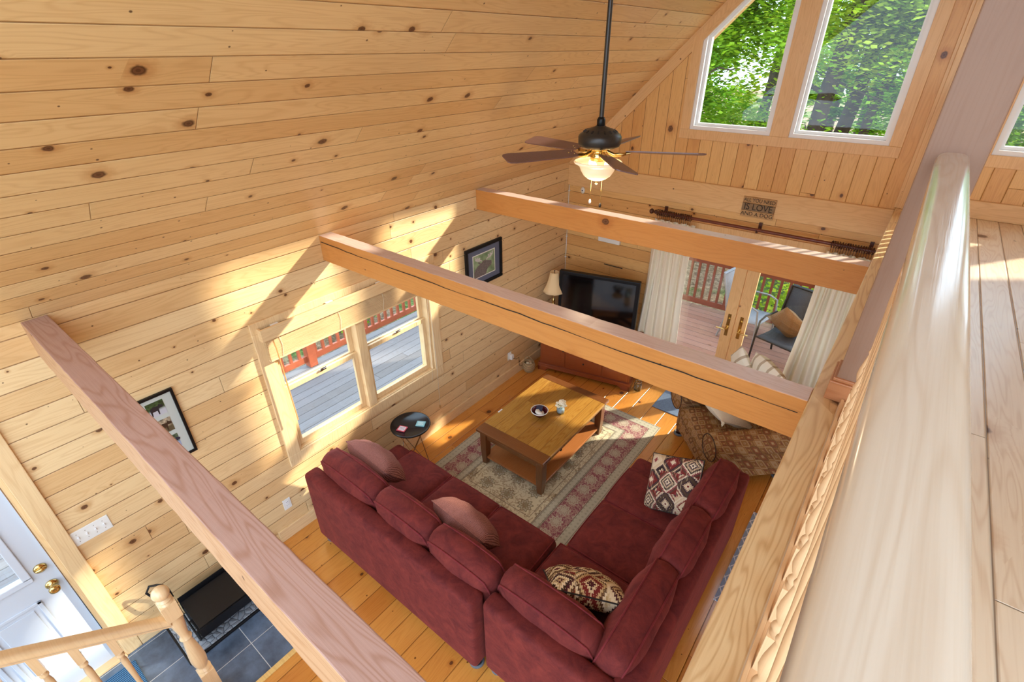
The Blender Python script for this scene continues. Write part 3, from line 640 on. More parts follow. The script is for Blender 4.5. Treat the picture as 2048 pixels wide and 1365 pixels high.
# ------------------------------------------------------------------ soft furniture
def cushion(a, b, t0, t1, s=.35, n=12, T=None, edge=True, sag=0.0, q=.5, p=3.0, wr=0.0, seed=0):
    """boxed cushion: half sizes a (x), b (z); t0 half thickness at the welt, t1 in the middle, along y. returns MB, welt loops"""
    rnd = random.Random(seed)
    ph = [rnd.uniform(0, 6) for _ in range(6)]
    m = MB()
    def out(u, v, side):
        x = a*u*math.sqrt(max(0, 1-s*v*v/2)); z = b*v*math.sqrt(max(0, 1-s*u*u/2)) - sag*(1-u*u)
        w_ = (max(0, 1-abs(u)**p)*max(0, 1-abs(v)**p))**q
        k = wr*w_*(math.sin(7*u+4*v+ph[0])+.7*math.sin(3*u-9*v+ph[1]))
        return (x, side*(t0+(t1-t0)*w_)+k*side, z)
    for side in (1, -1):
        vs = [out(-1+2*i/n, -1+2*j/n, side) for j in range(n+1) for i in range(n+1)]
        fs = []
        for j in range(n):
            for i in range(n):
                f = (j*(n+1)+i, j*(n+1)+i+1, (j+1)*(n+1)+i+1, (j+1)*(n+1)+i)
                fs.append(f if side < 0 else f[::-1])
        m.add(vs, fs, True, T)
    per = [(-1+2*i/n, -1) for i in range(n)]+[(1, -1+2*i/n) for i in range(n)]+[(1-2*i/n, 1) for i in range(n)]+[(-1, 1-2*i/n) for i in range(n)]
    loops = []
    for side in (-1, 1): loops.append([Vector(out(u, v, side)) for u, v in per])
    K = len(per); rows = 4; vs = []
    cx = Vector((0, 0, 0))
    for r in range(rows+1):
        f = r/rows; bul = math.sin(PI*f)*t0*.28
        for A, B in zip(*loops):
            p_ = A.lerp(B, f); d = Vector((p_.x/a, 0, p_.z/b)); d = d.normalized() if d.length else d
            vs.append(p_+d*bul)
    fs = [(r*K+i, (r+1)*K+i, (r+1)*K+(i+1) % K, r*K+(i+1) % K) for r in range(rows) for i in range(K)]
    if t0 > .001: m.add(vs, [f[::-1] for f in fs], True, T)
    if T is not None: loops = [[T @ p_ for p_ in L] for L in loops]
    return m, loops
def fix_normals(o):
    import bmesh
    bm = bmesh.new(); bm.from_mesh(o.data); bmesh.ops.remove_doubles(bm, verts=bm.verts, dist=.0002); bmesh.ops.recalc_face_normals(bm, faces=bm.faces); bm.to_mesh(o.data); bm.free()
def add_cushion(name, parent, T, a, b, t0, t1, mat=m_sofa, welt=m_welt, wr_=.0055, extra=None, **kw):
    m, loops = cushion(a, b, t0, t1, T=T, **kw)
    if extra: extra(m)
    o = m.build(name, mat, parent); fix_normals(o)
    if welt:
        wm = MB()
        for L in loops: wm.tube(L, wr_, 6, closed=True)
        wm.build('welt', welt, o)
    return o
def slab(m, x0, x1, y0, y1, z0, z1, r=.03, T=None):
    """rounded upholstered block"""
    import itertools
    cx, cy_, cz = (x0+x1)/2, (y0+y1)/2, (z0+z1)/2; hx, hy, hz = (x1-x0)/2, (y1-y0)/2, (z1-z0)/2
    n = 3
    def coords(h):
        c = [-h+r-r*math.cos(PI/2*i/n) for i in range(n+1)]
        return c+[-v for v in c[::-1]]
    X_, Y_, Z_ = coords(hx), coords(hy), coords(hz); N = len(X_)
    def rnd(p):
        q_ = [max(-h+r, min(h-r, v)) for v, h in zip(p, (hx, hy, hz))]
        d = Vector([v-w_ for v, w_ in zip(p, q_)])
        if d.length > 1e-9: d = d.normalized()*r
        return (cx+q_[0]+d.x, cy_+q_[1]+d.y, cz+q_[2]+d.z)
    for ax in range(3):
        for side in (0, N-1):
            vs = []
            A = [X_, Y_, Z_]; o1, o2 = [k for k in range(3) if k != ax]
            for j in range(N):
                for i in range(N):
                    p = [0, 0, 0]; p[ax] = A[ax][side]; p[o1] = A[o1][i]; p[o2] = A[o2][j]; vs.append(rnd(p))
            m.add(vs, [(j*N+i, j*N+i+1, (j+1)*N+i+1, (j+1)*N+i) for j in range(N-1) for i in range(N-1)], True, T)
def slab_obj(name, mat, parent, *bs, r=.03):
    m = MB()
    for b_ in bs: slab(m, *b_, r=r)
    o = m.build(name, mat, parent); fix_normals(o); return o
m_cup = solid('grey_felt_cup', (96, 100, 104), .8, var=.2)
m_foot = solid('dark_wood_foot', (60, 34, 24), .4)
def feet(parent, pts):
    for x, y in pts:
        f = MB().lathe([(0, .012), (.026, .012), (.034, .05), (.036, .10), (0, .10)], 16, c=(x, y, 0)).build('foot', m_foot, parent)
        cu = MB(); cu.lathe([(0, 0), (.048, 0), (.054, .012), (.052, .028), (.043, .034), (.038, .018), (0, .016)], 20, c=(x, y, 0)); cu.build('floor_cup', m_cup, f)['label'] = 'grey felt floor cup'

sA = thing('sofa', 'long burgundy velvet sofa section along the left, its back turned to the stairs', 'sofa', (0, 0, 0))
slab_obj('base', m_sofa, sA, (.25, 2.105, 1.38, 2.20, .07, .31), r=.02)
slab_obj('back', m_sofa, sA, (.25, 2.105, 1.285, 1.42, .07, .80), r=.035)
ar = MB(); slab(ar, .235, .425, 1.33, 2.0, .07, .50, r=.03); ar.tube([(.33, 1.40, .50), (.33, 1.99, .50)], .105, 20); ar.sphere((.33, 1.99, .50), (.105, .05, .105), 8)
fix_normals(ar.build('arm', m_sofa, sA))
def lug(x0, x1, y0, y1): return lambda m: slab(m, x0, x1, y0, y1, .305, .465, r=.05)
def seatT(x0, x1, y0, y1): return Tm(((x0+x1)/2, (y0+y1)/2, .39), (R_(90), 0, 0))
def seat(parent, x0, x1, y0, y1, extra=None, seed=0): return add_cushion('seat_cushion', parent, seatT(x0, x1, y0, y1), (x1-x0)/2-.004, (y1-y0)/2-.004, .066, .098, s=.07, q=.45, p=4, extra=extra, seed=seed)
seat(sA, .43, .985, 1.46, 2.26, lug(.25, .47, 2.04, 2.255)); seat(sA, .985, 1.545, 1.46, 2.26, seed=1); seat(sA, 1.545, 2.105, 1.46, 2.26, seed=2)
def backc(parent, c, rz, wd, tilt=12, ht=.235, seed=0, th=.14, z=.69):
    T = Tm((c[0], c[1], z), (0, 0, rz)) @ Tm((0, 0, 0), (R_(tilt), 0, 0))
    return add_cushion('back_cushion', parent, T, wd/2, ht, .08, th, s=.45, q=.6, p=2.6, wr=.005, seed=seed, wr_=.0065)
for k, (xa, xb) in enumerate(((.29, .985), (.98, 1.56), (1.555, 2.13))): backc(sA, ((xa+xb)/2, 1.545), 0, xb-xa, seed=k)
feet(sA, [(.33, 1.36), (2.05, 1.36), (.33, 2.12), (2.05, 2.12)])
sB = thing('sofa', 'burgundy velvet corner sofa section running away towards the armchair', 'sofa', (0, 0, 0))
slab_obj('base', m_sofa, sB, (2.135, 3.10, 1.43, 2.26, .07, .31), (2.24, 3.10, 1.45, 3.52, .07, .31), r=.02)
slab_obj('back', m_sofa, sB, (2.135, 3.135, 1.345, 1.48, .07, .80), (2.99, 3.145, 1.345, 3.53, .07, .80), r=.035)
ar = MB(); slab(ar, 2.45, 3.05, 3.345, 3.53, .07, .50, r=.03); ar.tube([(2.46, 3.437, .50), (3.0, 3.437, .50)], .1, 20); ar.sphere((2.46, 3.437, .50), (.05, .1, .1), 8)
fix_normals(ar.build('arm', m_sofa, sB))
seat(sB, 2.14, 2.92, 1.52, 2.265, seed=5)
seat(sB, 2.19, 2.97, 2.275, 2.85, seed=6); seat(sB, 2.19, 2.97, 2.855, 3.33, lug(2.195, 2.44, 3.25, 3.53), seed=7)
backc(sB, (2.50, 1.60), 0, .72, seed=8)
backc(sB, (2.925, 1.885), R_(90), .80, seed=9, tilt=12)
backc(sB, (2.935, 2.545), R_(90), .60, seed=10, tilt=12)
backc(sB, (2.945, 3.15), R_(90), .63, seed=11, tilt=12)
feet(sB, [(2.20, 1.42), (3.06, 1.42), (2.32, 3.45), (3.06, 3.45), (2.30, 2.2)])

def pillow(label, mat, loc, rot, a, b, t, seed=0, group=None, cat='throw pillow', name='throw_pillow', weltm=None, ears=-.16):
    # rot: (heading, lean back, spin in its own plane)
    rot = (Matrix.Rotation(rot[0], 3, 'Z') @ Matrix.Rotation(rot[1], 3, 'X') @ Matrix.Rotation(rot[2], 3, 'Y')).to_euler()
    o = thing(name, label, cat, loc, rot=rot, group=group)
    m, loops = cushion(a, b, .0012, t, s=ears, q=.46, p=2.3, n=16, wr=.006, seed=seed)
    c = m.build('cover', mat, o); fix_normals(c)
    if weltm: MB().tube(loops[0], .005, 6, closed=True).build('piping', weltm, c)
    return o
pillow('mauve ribbed lumbar pillow propped at the window end of the sofa', m_rib, (.60, 1.755, .79), (R_(-4), R_(38), R_(3)), .27, .15, .12, 1, weltm=m_rib, ears=.08)
pillow('mauve ribbed lumbar pillow slumped between the second and third back cushions', m_rib, (1.62, 1.765, .76), (R_(-5), R_(38), R_(4)), .27, .15, .12, 2, weltm=m_rib, ears=.08)
pillow('kilim patterned pillow standing on its corner against the far burgundy cushion', m_kilim, (2.66, 3.13, .70), (R_(152), R_(40), R_(32)), .225, .225, .085, 3, weltm=m_dark)
pillow('kilim patterned pillow slouched in the corner of the sectional', m_kilim2, (2.56, 1.90, .70), (R_(20), R_(45), R_(14)), .25, .25, .11, 4, weltm=m_dark)

# ------------------------------------------------------------------ coffee table
ct = thing('coffee_table', 'low walnut coffee table with plank top, drawers and open shelf', 'coffee table', (1.143, 3.488, 0))
hx, hy = .417, .632; zt = .47
m = MB(); m.box((-hx+.115, -hy+.135, zt-.03), (hx-.045, hy-.10, zt-.0015)); tp = m.build('top', m_tabtop, ct)
box('top_end', (-hx, -hy, zt-.032), (hx, -hy+.135, zt), m_tabwood, ct, .007); box('top_end', (-hx, hy-.10, zt-.032), (hx, hy, zt), m_tabwood, ct, .007)
box('top_side', (-hx, -hy+.135, zt-.032), (-hx+.115, hy-.10, zt), m_tabtop, ct, .006); box('top_side', (hx-.045, -hy+.135, zt-.032), (hx, hy-.10, zt), m_tabtop, ct, .006)
m = MB(); m.box((-hx+.05, -hy+.06, .34), (-hx+.07, hy-.06, zt-.032)); m.box((-hx+.05, -hy+.05, .34), (hx-.05, -hy+.07, zt-.032)); m.box((-hx+.05, hy-.07, .34), (hx-.05, hy-.05, zt-.032)); m.box((hx-.07, -hy+.06, .34), (hx-.055, hy-.06, zt-.032)); m.build('apron', m_tabwood, ct, .003)
for sx_ in (-1, 1):
    for sy_ in (-1, 1):
        x, y = sx_*(hx-.065), sy_*(hy-.07); m = MB(); a, b = .038, .026
        ox, oy = x-sx_*(a-b)*-1*.0, y
        vs = [(x-b, y-b, 0), (x+b, y-b, 0), (x+b, y+b, 0), (x-b, y+b, 0), (x-a, y-a, .20), (x+a, y-a, .20), (x+a, y+a, .20), (x-a, y+a, .20), (x-a, y-a, zt-.032), (x+a, y-a, zt-.032), (x+a, y+a, zt-.032), (x-a, y+a, zt-.032)]
        fs = [(3, 2, 1, 0), (8, 9, 10, 11)]+[(l+i, l+(i+1) % 4, l+4+(i+1) % 4, l+4+i) for l in (0, 4) for i in range(4)]
        m.add(vs, fs); m.build('leg', m_tableg, ct, .003)
box('shelf', (-hx+.05, -hy+.055, .085), (hx-.05, hy-.055, .11), m_shelf, ct, .004)
for k, yc in enumerate((-.29, .29)):
    d = box('drawer', (hx-.056, yc-.24, .352), (hx-.046, yc+.24, zt-.044), m_tableg, ct, .003)
    MB().lathe([(.006, 0), (.006, .012), (.015, .02), (.013, .028), (0, .03)], 14, T=Tm((hx-.046, yc, .395), (0, R_(90), 0))).build('knob', m_iron, d)
m_bowl = solid('maroon_glaze', (84, 26, 34), .15)
bw = thing('bowl', 'dark maroon ceramic bowl on the coffee table', 'bowl', (1.115, 3.425, .4705), 0)
b_ = MB(); b_.lathe([(0, .0), (.04, .0), (.045, .006), (.075, .04), (.092, .07), (.086, .072), (.068, .043), (.04, .012), (0, .01)], 32); b_.build('bowl_body', m_bowl, bw)
MB().lathe([(.0915, .066), (.0935, .072), (.0855, .0735), (.085, .070), (.0915, .066)], 32, cap=False).build('rim', m_white, bw)['label'] = 'pale rim'
cs = MB(); cs.lathe([(0, 0), (.048, 0), (.048, .012), (0, .012)], 24, T=Tm((1.128, 3.405, .525), (R_(-14), R_(10), 0))); tag(cs.build('coaster', m_white), 'round white coaster leaning in the maroon bowl', 'coaster')
cs = MB(); cs.box((-.035, -.04, 0), (.035, .04, .01), T=Tm((1.093, 3.452, .528), (R_(10), R_(-10), .4))); tag(cs.build('phone', solid('navy_case', (46, 54, 78), .3)), 'navy card case tucked beside the white coaster', 'card case')
va = thing('flower_vase', 'square-ish clear glass vase of cream flowers on the coffee table', 'vase', (1.262, 3.60, .4705))
MB().lathe([(0, 0), (.043, 0), (.046, .01), (.048, .10), (.045, .10), (.042, .012), (0, .012)], 8).build('vase_body', m_vase, va, .002)
MB().lathe([(0, .013), (.039, .013), (.041, .05), (0, .05)], 12).build('pebbles', solid('pale_pebbles', (190, 200, 208), .4, var=.3, scale=90), va)
random.seed(5); fl_ = MB()
for k in range(26):
    an = random.uniform(0, 6.28); rr_ = random.uniform(0, .05); z = .115+random.uniform(0, .035)-rr_*.3
    cx_, cy2 = rr_*math.cos(an), rr_*math.sin(an)
    for p_ in range(5):
        b2 = an+p_*1.257; fl_.sphere((cx_+.009*math.cos(b2), cy2+.009*math.sin(b2), z), (.011, .011, .007), 4)
fl_.build('flowers', solid('cream_petals', (244, 238, 214), .7, var=.1, scale=60), va)
st_ = MB()
for k in range(8):
    an = k*.8; st_.tube([(.012*math.cos(an), .012*math.sin(an), .05), (.03*math.cos(an), .03*math.sin(an), .12)], .002, 5)
st_.build('stems', solid('green_stems', (90, 130, 60), .6), va)
tag(MB((0, 0, 0)).box((.735, 3.20, .4702), (.75, 3.262, .478)).build('lighter', m_white, None, .003), 'small white lighter lying near the left edge of the coffee table', 'lighter')

# ------------------------------------------------------------------ rug and mats
rg = MB().box((-.82, -1.2, 0), (.82, 1.2, .009)).build('area_rug', rug_mat(1.64, 2.4), None, .003); rg.location = (1.205, 3.375, .0005)
tag(rg, 'oriental rug with burgundy floral border under the coffee table', 'rug')
a = NT('lattice_rug', .9, .1); P = a.tc.outputs['Object']
u = a.math('PINGPONG', a.math('MULTIPLY', a.dot(P, (1, .6, 0)), 14.0), .5); v = a.math('PINGPONG', a.math('MULTIPLY', a.dot(P, (1, -.6, 0)), 14.0), .5)
a.col(a.mix(a.math('LESS_THAN', a.math('MINIMUM', u, v), .06), srgb(150, 166, 186), srgb(230, 232, 234)))
rg = MB().box((-.4, -.55, 0), (.4, .55, .008)).build('floor_mat', a.m); rg.location = (3.62, 3.42, .0005); tag(rg, 'pale blue lattice patterned rug beside the sofa under the loft edge', 'rug')
gm = solid('blue_grey_mat', (112, 128, 150), .9, var=.15, scale=60)
mt = MB(); mt.box((-.42, -.29, 0), (.42, .29, .01)); o = mt.build('door_mat', gm, None, .008); o.location = (2.19, 5.18, .0005); tag(o, 'blue-grey doormat inside the french doors', 'doormat')
a = NT('blue_ribbed_mat', .85, .1); P = a.tc.outputs['Object']
wv = a.math('SINE', a.math('MULTIPLY', a.dot(P, X), 420.0)); a.col(a.mix(a.math('MULTIPLY_ADD', wv, .5, .5), srgb(28, 54, 84), srgb(84, 128, 168))); a.bump(wv, .6, .004)
mt = MB().box((-.30, -.45, 0), (.30, .45, .012)).build('door_mat', a.m, None, .006); mt.location = (.40, -.60, 0); tag(mt, 'dark blue ribbed doormat in front of the white entry door', 'doormat')

# ------------------------------------------------------------------ boot tray and log holder in the entry
a = NT('embossed_hearth', .5, .5); P = a.tc.outputs['Object']
vo = a.vor(P, 16); vl = a.vor(P, 22, feature='DISTANCE_TO_EDGE'); n_ = a.noise(P, 30, 4)
c = a.ramp(a.math('MULTIPLY_ADD', a.step(vl.outputs['Distance'], .0, .1), .6, a.math('MULTIPLY', n_, .4)), [(.2, srgb(70, 78, 88)), (.8, srgb(150, 158, 166))]); a.col(c); a.bump(vl.outputs['Distance'], 1.0, .01)
hm = thing('hearth_mat', 'grey leaf-embossed mat with black rim on the entry tiles', 'mat', (.245, .50, 0))
box('mat_rim', (-.215, -.42, 0), (.215, .42, .022), m_iron, hm, .004); box('mat_pad', (-.20, -.405, .022), (.20, .405, .030), a.m, hm, .003)
lh = thing('log_holder', 'black steel log holder with tube handle on the embossed mat', 'log holder', (.26, .42, .0305))
sec = [(-.17, .23), (-.17, .10), (-.10, .03), (.10, .03), (.17, .10), (.17, .19)]
m = MB(); pts = sec; vs = []
for y in (-.20, .20): vs += [(p[0], y, p[1]) for p in pts]
m.add(vs, [(i, i+1, 6+i+1, 6+i) for i in range(5)]); lid = m.build('tray', m_iron, lh); so_ = lid.modifiers.new('solid', 'SOLIDIFY'); so_.thickness = .004
m = MB(); m.box((-.15, -.195, .19), (.165, .195, .198)); m.build('lid', m_iron, lh)
for y in (-.215, .215):
    m = MB(); loop = [(-.17, y, .23), (-.17, y, .10), (-.10, y, .02), (.10, y, .02), (.17, y, .10), (.17, y, .20)]
    m.tube(loop, .007, 8); m.build('end_frame', m_iron, lh)
m = MB(); m.tube([(-.17, -.215, .28), (-.175, -.215, .36), (-.15, -.235, .46), (-.15, -.26, .49), (-.15, -.30, .52), (-.17, -.33, .46), (-.17, -.30, .34), (-.17, -.215, .23)], .008, 8); m.build('handle', m_iron, lh)
m = MB()
for x in (-.1, .1): m.tube([(x, -.215, .02), (x, .215, .02)], .006, 8); m.tube([(x, -.215, .02), (x, -.215, .0065)], .006, 8); m.tube([(x, .215, .02), (x, .215, .0065)], .006, 8)
m.build('base_frame', m_iron, lh)

# ------------------------------------------------------------------ side table
sd = thing('side_table', 'round black side table on crossed wire legs under the window', 'side table', (.235, 2.435, 0))
MB().lathe([(0, .535), (.188, .535), (.198, .54), (.2, .55), (.198, .555), (.19, .556), (.186, .553), (0, .553)], 48).build('table_top', solid('black_lacquer', (28, 30, 36), .12), sd)
for k in range(3):
    a0 = k*2.094+.5; m = MB()
    for da in (-.75, .75): m.tube([(.15*math.cos(a0+da+2.2*(1 if da > 0 else -1)*.45), .15*math.sin(a0+da+2.2*(1 if da > 0 else -1)*.45), .536), (.165*math.cos(a0), .165*math.sin(a0), .008)], .0038, 8)
    m.sphere((.165*math.cos(a0), .165*math.sin(a0), .009), .009, 6); m.build('leg', m_chrome, sd)
def coaster(label, loc, rz, c1, c2, lines):
    o = thing('coaster', label, 'coaster', loc, rz); box('tile', (-.045, -.04, 0), (.045, .04, .007), solid('coaster_'+c1[3], c1[:3], .3), o, .002)
    m = MB(); m.box((-.034, -.029, .007), (.034, .029, .0076)); m.build('print', solid('print_'+c1[3], c2, .4), o)
    m = MB(); random.seed(lines)
    for j in range(3):
        x = -.026
        while x < .022:
            w_ = random.uniform(.003, .009); m.box((x, .016-.015*j-.004, .0076), (x+w_, .016-.015*j+.004*random.random(), .0079)); x += w_+.003
    m.build('lettering', solid('ink_'+c1[3], (40, 60, 110) if lines == 1 else (230, 236, 236), .5), o)
coaster('pink-bordered coaster on the near side of the round side table', (.225, 2.335, .5535), .35, (206, 62, 84, 'pink'), (238, 226, 232), 1)
coaster('pale teal coaster on the far side of the round side table', (.315, 2.50, .5535), .55, (126, 186, 196, 'teal'), (150, 200, 206), 2)

# ------------------------------------------------------------------ tv corner
rzT = R_(12.7)
tvs = thing('tv_stand', 'cherry wood media cabinet set across the corner', 'tv stand', (.19, 4.73, 0), rzT)
Wd, Dp, Ht = 1.24, .42, .66
m = MB(); m.box((.01, .012, .10), (Wd-.01, Dp, Ht-.03)); m.build('cabinet_body', m_cherry, tvs, .003)
m = MB(); m.box((-.02, -.02, Ht-.03), (Wd+.02, Dp, Ht)); m.build('cabinet_top', m_cherry, tvs, .008, 3)
m = MB(); m.box((-.012, -.012, .075), (Wd+.012, Dp, .11)); 
m.prism([(-.012, 0), (.10, 0), (.115, .03), (.15, .05), (Wd-.15, .05), (Wd-.115, .03), (Wd-.10, 0), (Wd+.012, 0), (Wd+.012, .075), (-.012, .075)], 1, -.012, .01)
m.box((-.012, -.012, 0), (.02, Dp, .075)); m.box((Wd-.02, -.012, 0), (Wd+.012, Dp, .075)); m.build('plinth', m_cherry, tvs, .004)
for nm, xa, xb, za, zb in (('door', .03, .36, .13, .61), ('drawer', .38, .86, .13, .36), ('shelf_door', .38, .86, .38, .61), ('door', .88, 1.21, .13, .61)):
    m = MB(); m.box((xa, 0, za), (xb, .012, zb)); e = .045
    d = m.build(nm if nm != 'shelf_door' else 'drawer', m_cherry, tvs, .004)
    m = MB(); m.prism([(xa+e, za+e), (xb-e, za+e), (xb-e, zb-e), (xa+e, zb-e)], 1, -.003, 0); m.build('panel', m_cherry, d, .0025)
    MB().sphere(((xa+xb)/2 if 'd' == nm[0] and nm == 'drawer' or nm == 'shelf_door' else (xb-.02 if xa < .1 else xa+.02), -.012, (za+zb)/2), .011, 6).build('knob', m_bronze, d)
tv = thing('television', 'large black flat television standing on the cherry cabinet', 'television', (.30, 4.965, .6605), R_(14))
m = MB(); m.box((0, .0, .075), (1.01, .07, .735)); m.build('tv_casing', m_black, tv, .008)
m = MB(); m.box((.045, -.003, .125), (.965, .001, .695)); m.build('screen', solid('tv_screen', (12, 12, 14), .08, .6), tv)
m = MB(); m.box((.30, -.06, 0), (.72, .16, .018)); m.box((.45, .02, .018), (.57, .06, .08)); m.build('tv_base', m_black, tv, .004)
lp = thing('table_lamp', 'brass table lamp with bell-shaped cream shade in the corner', 'lamp', (.215, 4.985, .6605))
MB().lathe([(0, 0), (.06, 0), (.062, .012), (.03, .03), (.02, .05), (.045, .10), (.052, .15), (.042, .20), (.018, .24), (.012, .27), (.022, .285), (.012, .30), (.007, .33), (.007, .47), (0, .47)], 20).build('lamp_base', m_brass, lp)
m_shade = NT('lamp_shade_silk', .8, .2); m_shade.col(srgb(236, 206, 156)); m_shade = m_shade.m
s_ = MB(); prof = [(.135, .42), (.118, .455), (.098, .50), (.078, .56), (.062, .63), (.056, .685)]
n = 8; vs = []
for r, z in prof:
    for k in range(32):
        an = 2*PI*k/32; sc = 1+.045*abs(math.cos(an*4)); vs.append((r*sc*math.cos(an), r*sc*math.sin(an), z))
s_.add(vs, [(i*32+k, i*32+(k+1) % 32, (i+1)*32+(k+1) % 32, (i+1)*32+k) for i in range(len(prof)-1) for k in range(32)], True)
so_ = s_.build('lamp_shade', m_shade, lp).modifiers.new('solid', 'SOLIDIFY'); so_.thickness = .003
MB().tube([(0, 0, .46), (0, 0, .70)], .003, 6).sphere((0, 0, .70), .008, 5).build('finial', m_bronze, lp)
og = MB(); og.prism([(-.02, 0), (.02, 0), (.022, .05), (.0, .085), (-.022, .05)], 1, -.008, .008); og = og.build('figurine', solid('orange_wood', (222, 130, 62), .5), None, .003); og.location = (.275, 4.86, .6605); tag(og, 'tiny orange wooden ornament standing before the brass lamp', 'ornament')
bk = thing('wicker_basket', 'small pale wicker basket of pine cones in the corner by the cabinet', 'basket', (.105, 4.615, 0))
wk = NT('wicker', .8, .2); P = wk.tc.outputs['Object']; wv = wk.math('SINE', wk.math('MULTIPLY', wk.dot(P, Z), 400.0)); wk.col(wk.mix(wk.math('MULTIPLY_ADD', wv, .5, .5), srgb(160, 130, 90), srgb(236, 212, 168))); wk.bump(wv, .8, .006)
MB().lathe([(0, 0), (.062, 0), (.082, .04), (.085, .09), (.072, .14), (.066, .14), (.078, .09), (.074, .04), (.055, .008), (0, .008)], 24).build('basket_body', wk.m, bk)
m = MB(); m.tube([(.075*math.cos(t_), 0, .13+.085*math.sin(t_)) for t_ in [PI*i/12 for i in range(13)]], .005, 6); m.build('handle', wk.m, bk)
random.seed(9)
for k in range(4):
    m = MB(); an = k*1.57; m.sphere((.03*math.cos(an), .03*math.sin(an), .115+.01*(k % 2)), (.028, .022, .02), 6)
    tag(m.build('shell', solid('shell_%d' % k, [(226, 206, 170), (196, 160, 120), (150, 120, 90), (236, 224, 200)][k], .5, var=.3, scale=60)), ['cream', 'tan', 'brown', 'white'][k]+' shell heaped in the wicker basket', 'shell', 'shells in the wicker basket').location = (.105, 4.615, 0)
jr = thing('glass_jar', 'clear glass jar on the floor at the right foot of the cabinet', 'jar', (1.475, 5.10, 0))
MB().lathe([(0, 0), (.045, 0), (.05, .01), (.05, .10), (.038, .125), (.04, .14), (.036, .14), (.034, .126), (.046, .10), (.046, .012), (0, .008)], 20).build('jar_body', m_vase, jr)
MB().lathe([(.041, .125), (.044, .13), (.041, .137)], 20, cap=False).build('jar_rim', m_chrome, jr)

# ------------------------------------------------------------------ armchair
ac = thing('armchair', 'tapestry-upholstered armchair with rolled arms beyond the sofa', 'armchair', (2.76, 4.60, 0), R_(-46))
slab_obj('base', m_arm, ac, (-.40, .40, -.42, .40, .09, .30), r=.02)
add_cushion('seat_cushion', ac, Tm((0, -.06, .385), (R_(90), 0, 0)), .29, .40, .062, .10, mat=m_arm, welt=m_arm, s=.08, q=.45, p=4)
slab_obj('back', m_arm, ac, (-.36, .36, .24, .43, .25, .84), r=.07)
add_cushion('back_cushion', ac, Tm((0, .17, .66), (R_(12), 0, 0)), .29, .26, .06, .11, mat=m_arm, welt=m_arm, s=.3)
for sx_ in (-1, 1):
    m = MB(); slab(m, sx_*.365-.06, sx_*.365+.06, -.42, .38, .09, .50, r=.03)
    n = 14; pts = [(sx_*(.405), -.47+.86*i/n, .515+.04*(i/n)) for i in range(n+1)]
    m.tube(pts, [.138-.025*(i/n) for i in range(n+1)], 24); m.sphere((sx_*.405, -.47, .515), (.138, .03, .138), 10)
    o = m.build('arm', m_arm, ac); fix_normals(o)
    MB().tube([(sx_*.405+.132*math.cos(t_), -.482, .515+.132*math.sin(t_)) for t_ in [2*PI*i/24 for i in range(24)]], .005, 6, closed=True).build('welt', m_foot, o)
feet(ac, [(-.38, -.38), (.38, -.38), (-.36, .36), (.36, .36)])
for f in [o for o in ac.children if o.name.startswith('foot')]: pass
pw = pillow('cream knit pillow with corner tassels lying in the tapestry armchair', m_cream, (2.63, 4.56, .58), (R_(-46), R_(62), R_(10)), .25, .25, .075, 12)
for sx_, sz_ in ((-1, -1), (1, -1), (-1, 1), (1, 1)):
    m = MB(); bx_, bz_ = sx_*.262, sz_*.262
    for k in range(7): m.tube([(bx_, 0, bz_), (bx_+sx_*.03, (k-3)*.005, bz_+sz_*.02), (bx_+sx_*.055, (k-3)*.007, bz_+sz_*.03)], .0035, 5)
    m.sphere((bx_+sx_*.004, 0, bz_+sz_*.004), .011, 5); m.build('tassel', m_cream, pw)
a = NT('striped_linen', .9, .1); P = a.tc.outputs['Object']
st2 = a.math('FRACT', a.math('MULTIPLY', a.dot(P, X), 9.0)); c = a.mix(a.math('LESS_THAN', a.math('ABSOLUTE', a.math('SUBTRACT', st2, .5)), .13), srgb(238, 228, 206), srgb(190, 172, 146)); a.col(c); m_str = a.m
pillow('cream pillow with tan stripes perched at the left of the armchair back', m_str, (2.62, 4.98, .89), (R_(-46), R_(12), R_(40)), .17, .17, .06, 13)
pillow('larger cream striped pillow leaning over the right of the armchair back', m_str, (2.90, 4.86, .90), (R_(-40), R_(14), R_(6)), .24, .22, .10, 14, ears=.35)

# ------------------------------------------------------------------ curtains
cr_ = thing('curtain_rod', 'long mahogany curtain rod with carved finials above the french doors', 'curtain rod', (2.28, 5.45, 2.185))
Tr = Tm((0, 0, 0), (0, R_(90), 0))
m = MB(); m.tube([(-1.0, 0, 0), (1.08, 0, 0)], .017, 14); m.build('rod', m_rodw, cr_)
for sx_, xe in ((-1, -1.0), (1, 1.08)):
    m = MB(); m.sphere((xe+sx_*.085, 0, 0), (.026, .03, .03), 8); m.sphere((xe+sx_*.035, 0, 0), (.018, .024, .024), 8); m.tube([(xe, 0, 0), (xe+sx_*.07, 0, 0)], .012, 10); m.build('finial', m_ring, cr_)
for x in (-.96, .06, 1.04):
    m = MB(); m.box((x-.016, .10, -.04), (x+.016, .12, .05)); m.box((x-.01, -.01, -.03), (x+.01, .10, -.018)); m.tube([(x, .022*math.cos(t_), .022*math.sin(t_)-.0) for t_ in [PI+PI*i/8 for i in range(9)]], .006, 6); m.build('bracket', m_ring, cr_)
cord_ = MB(); 
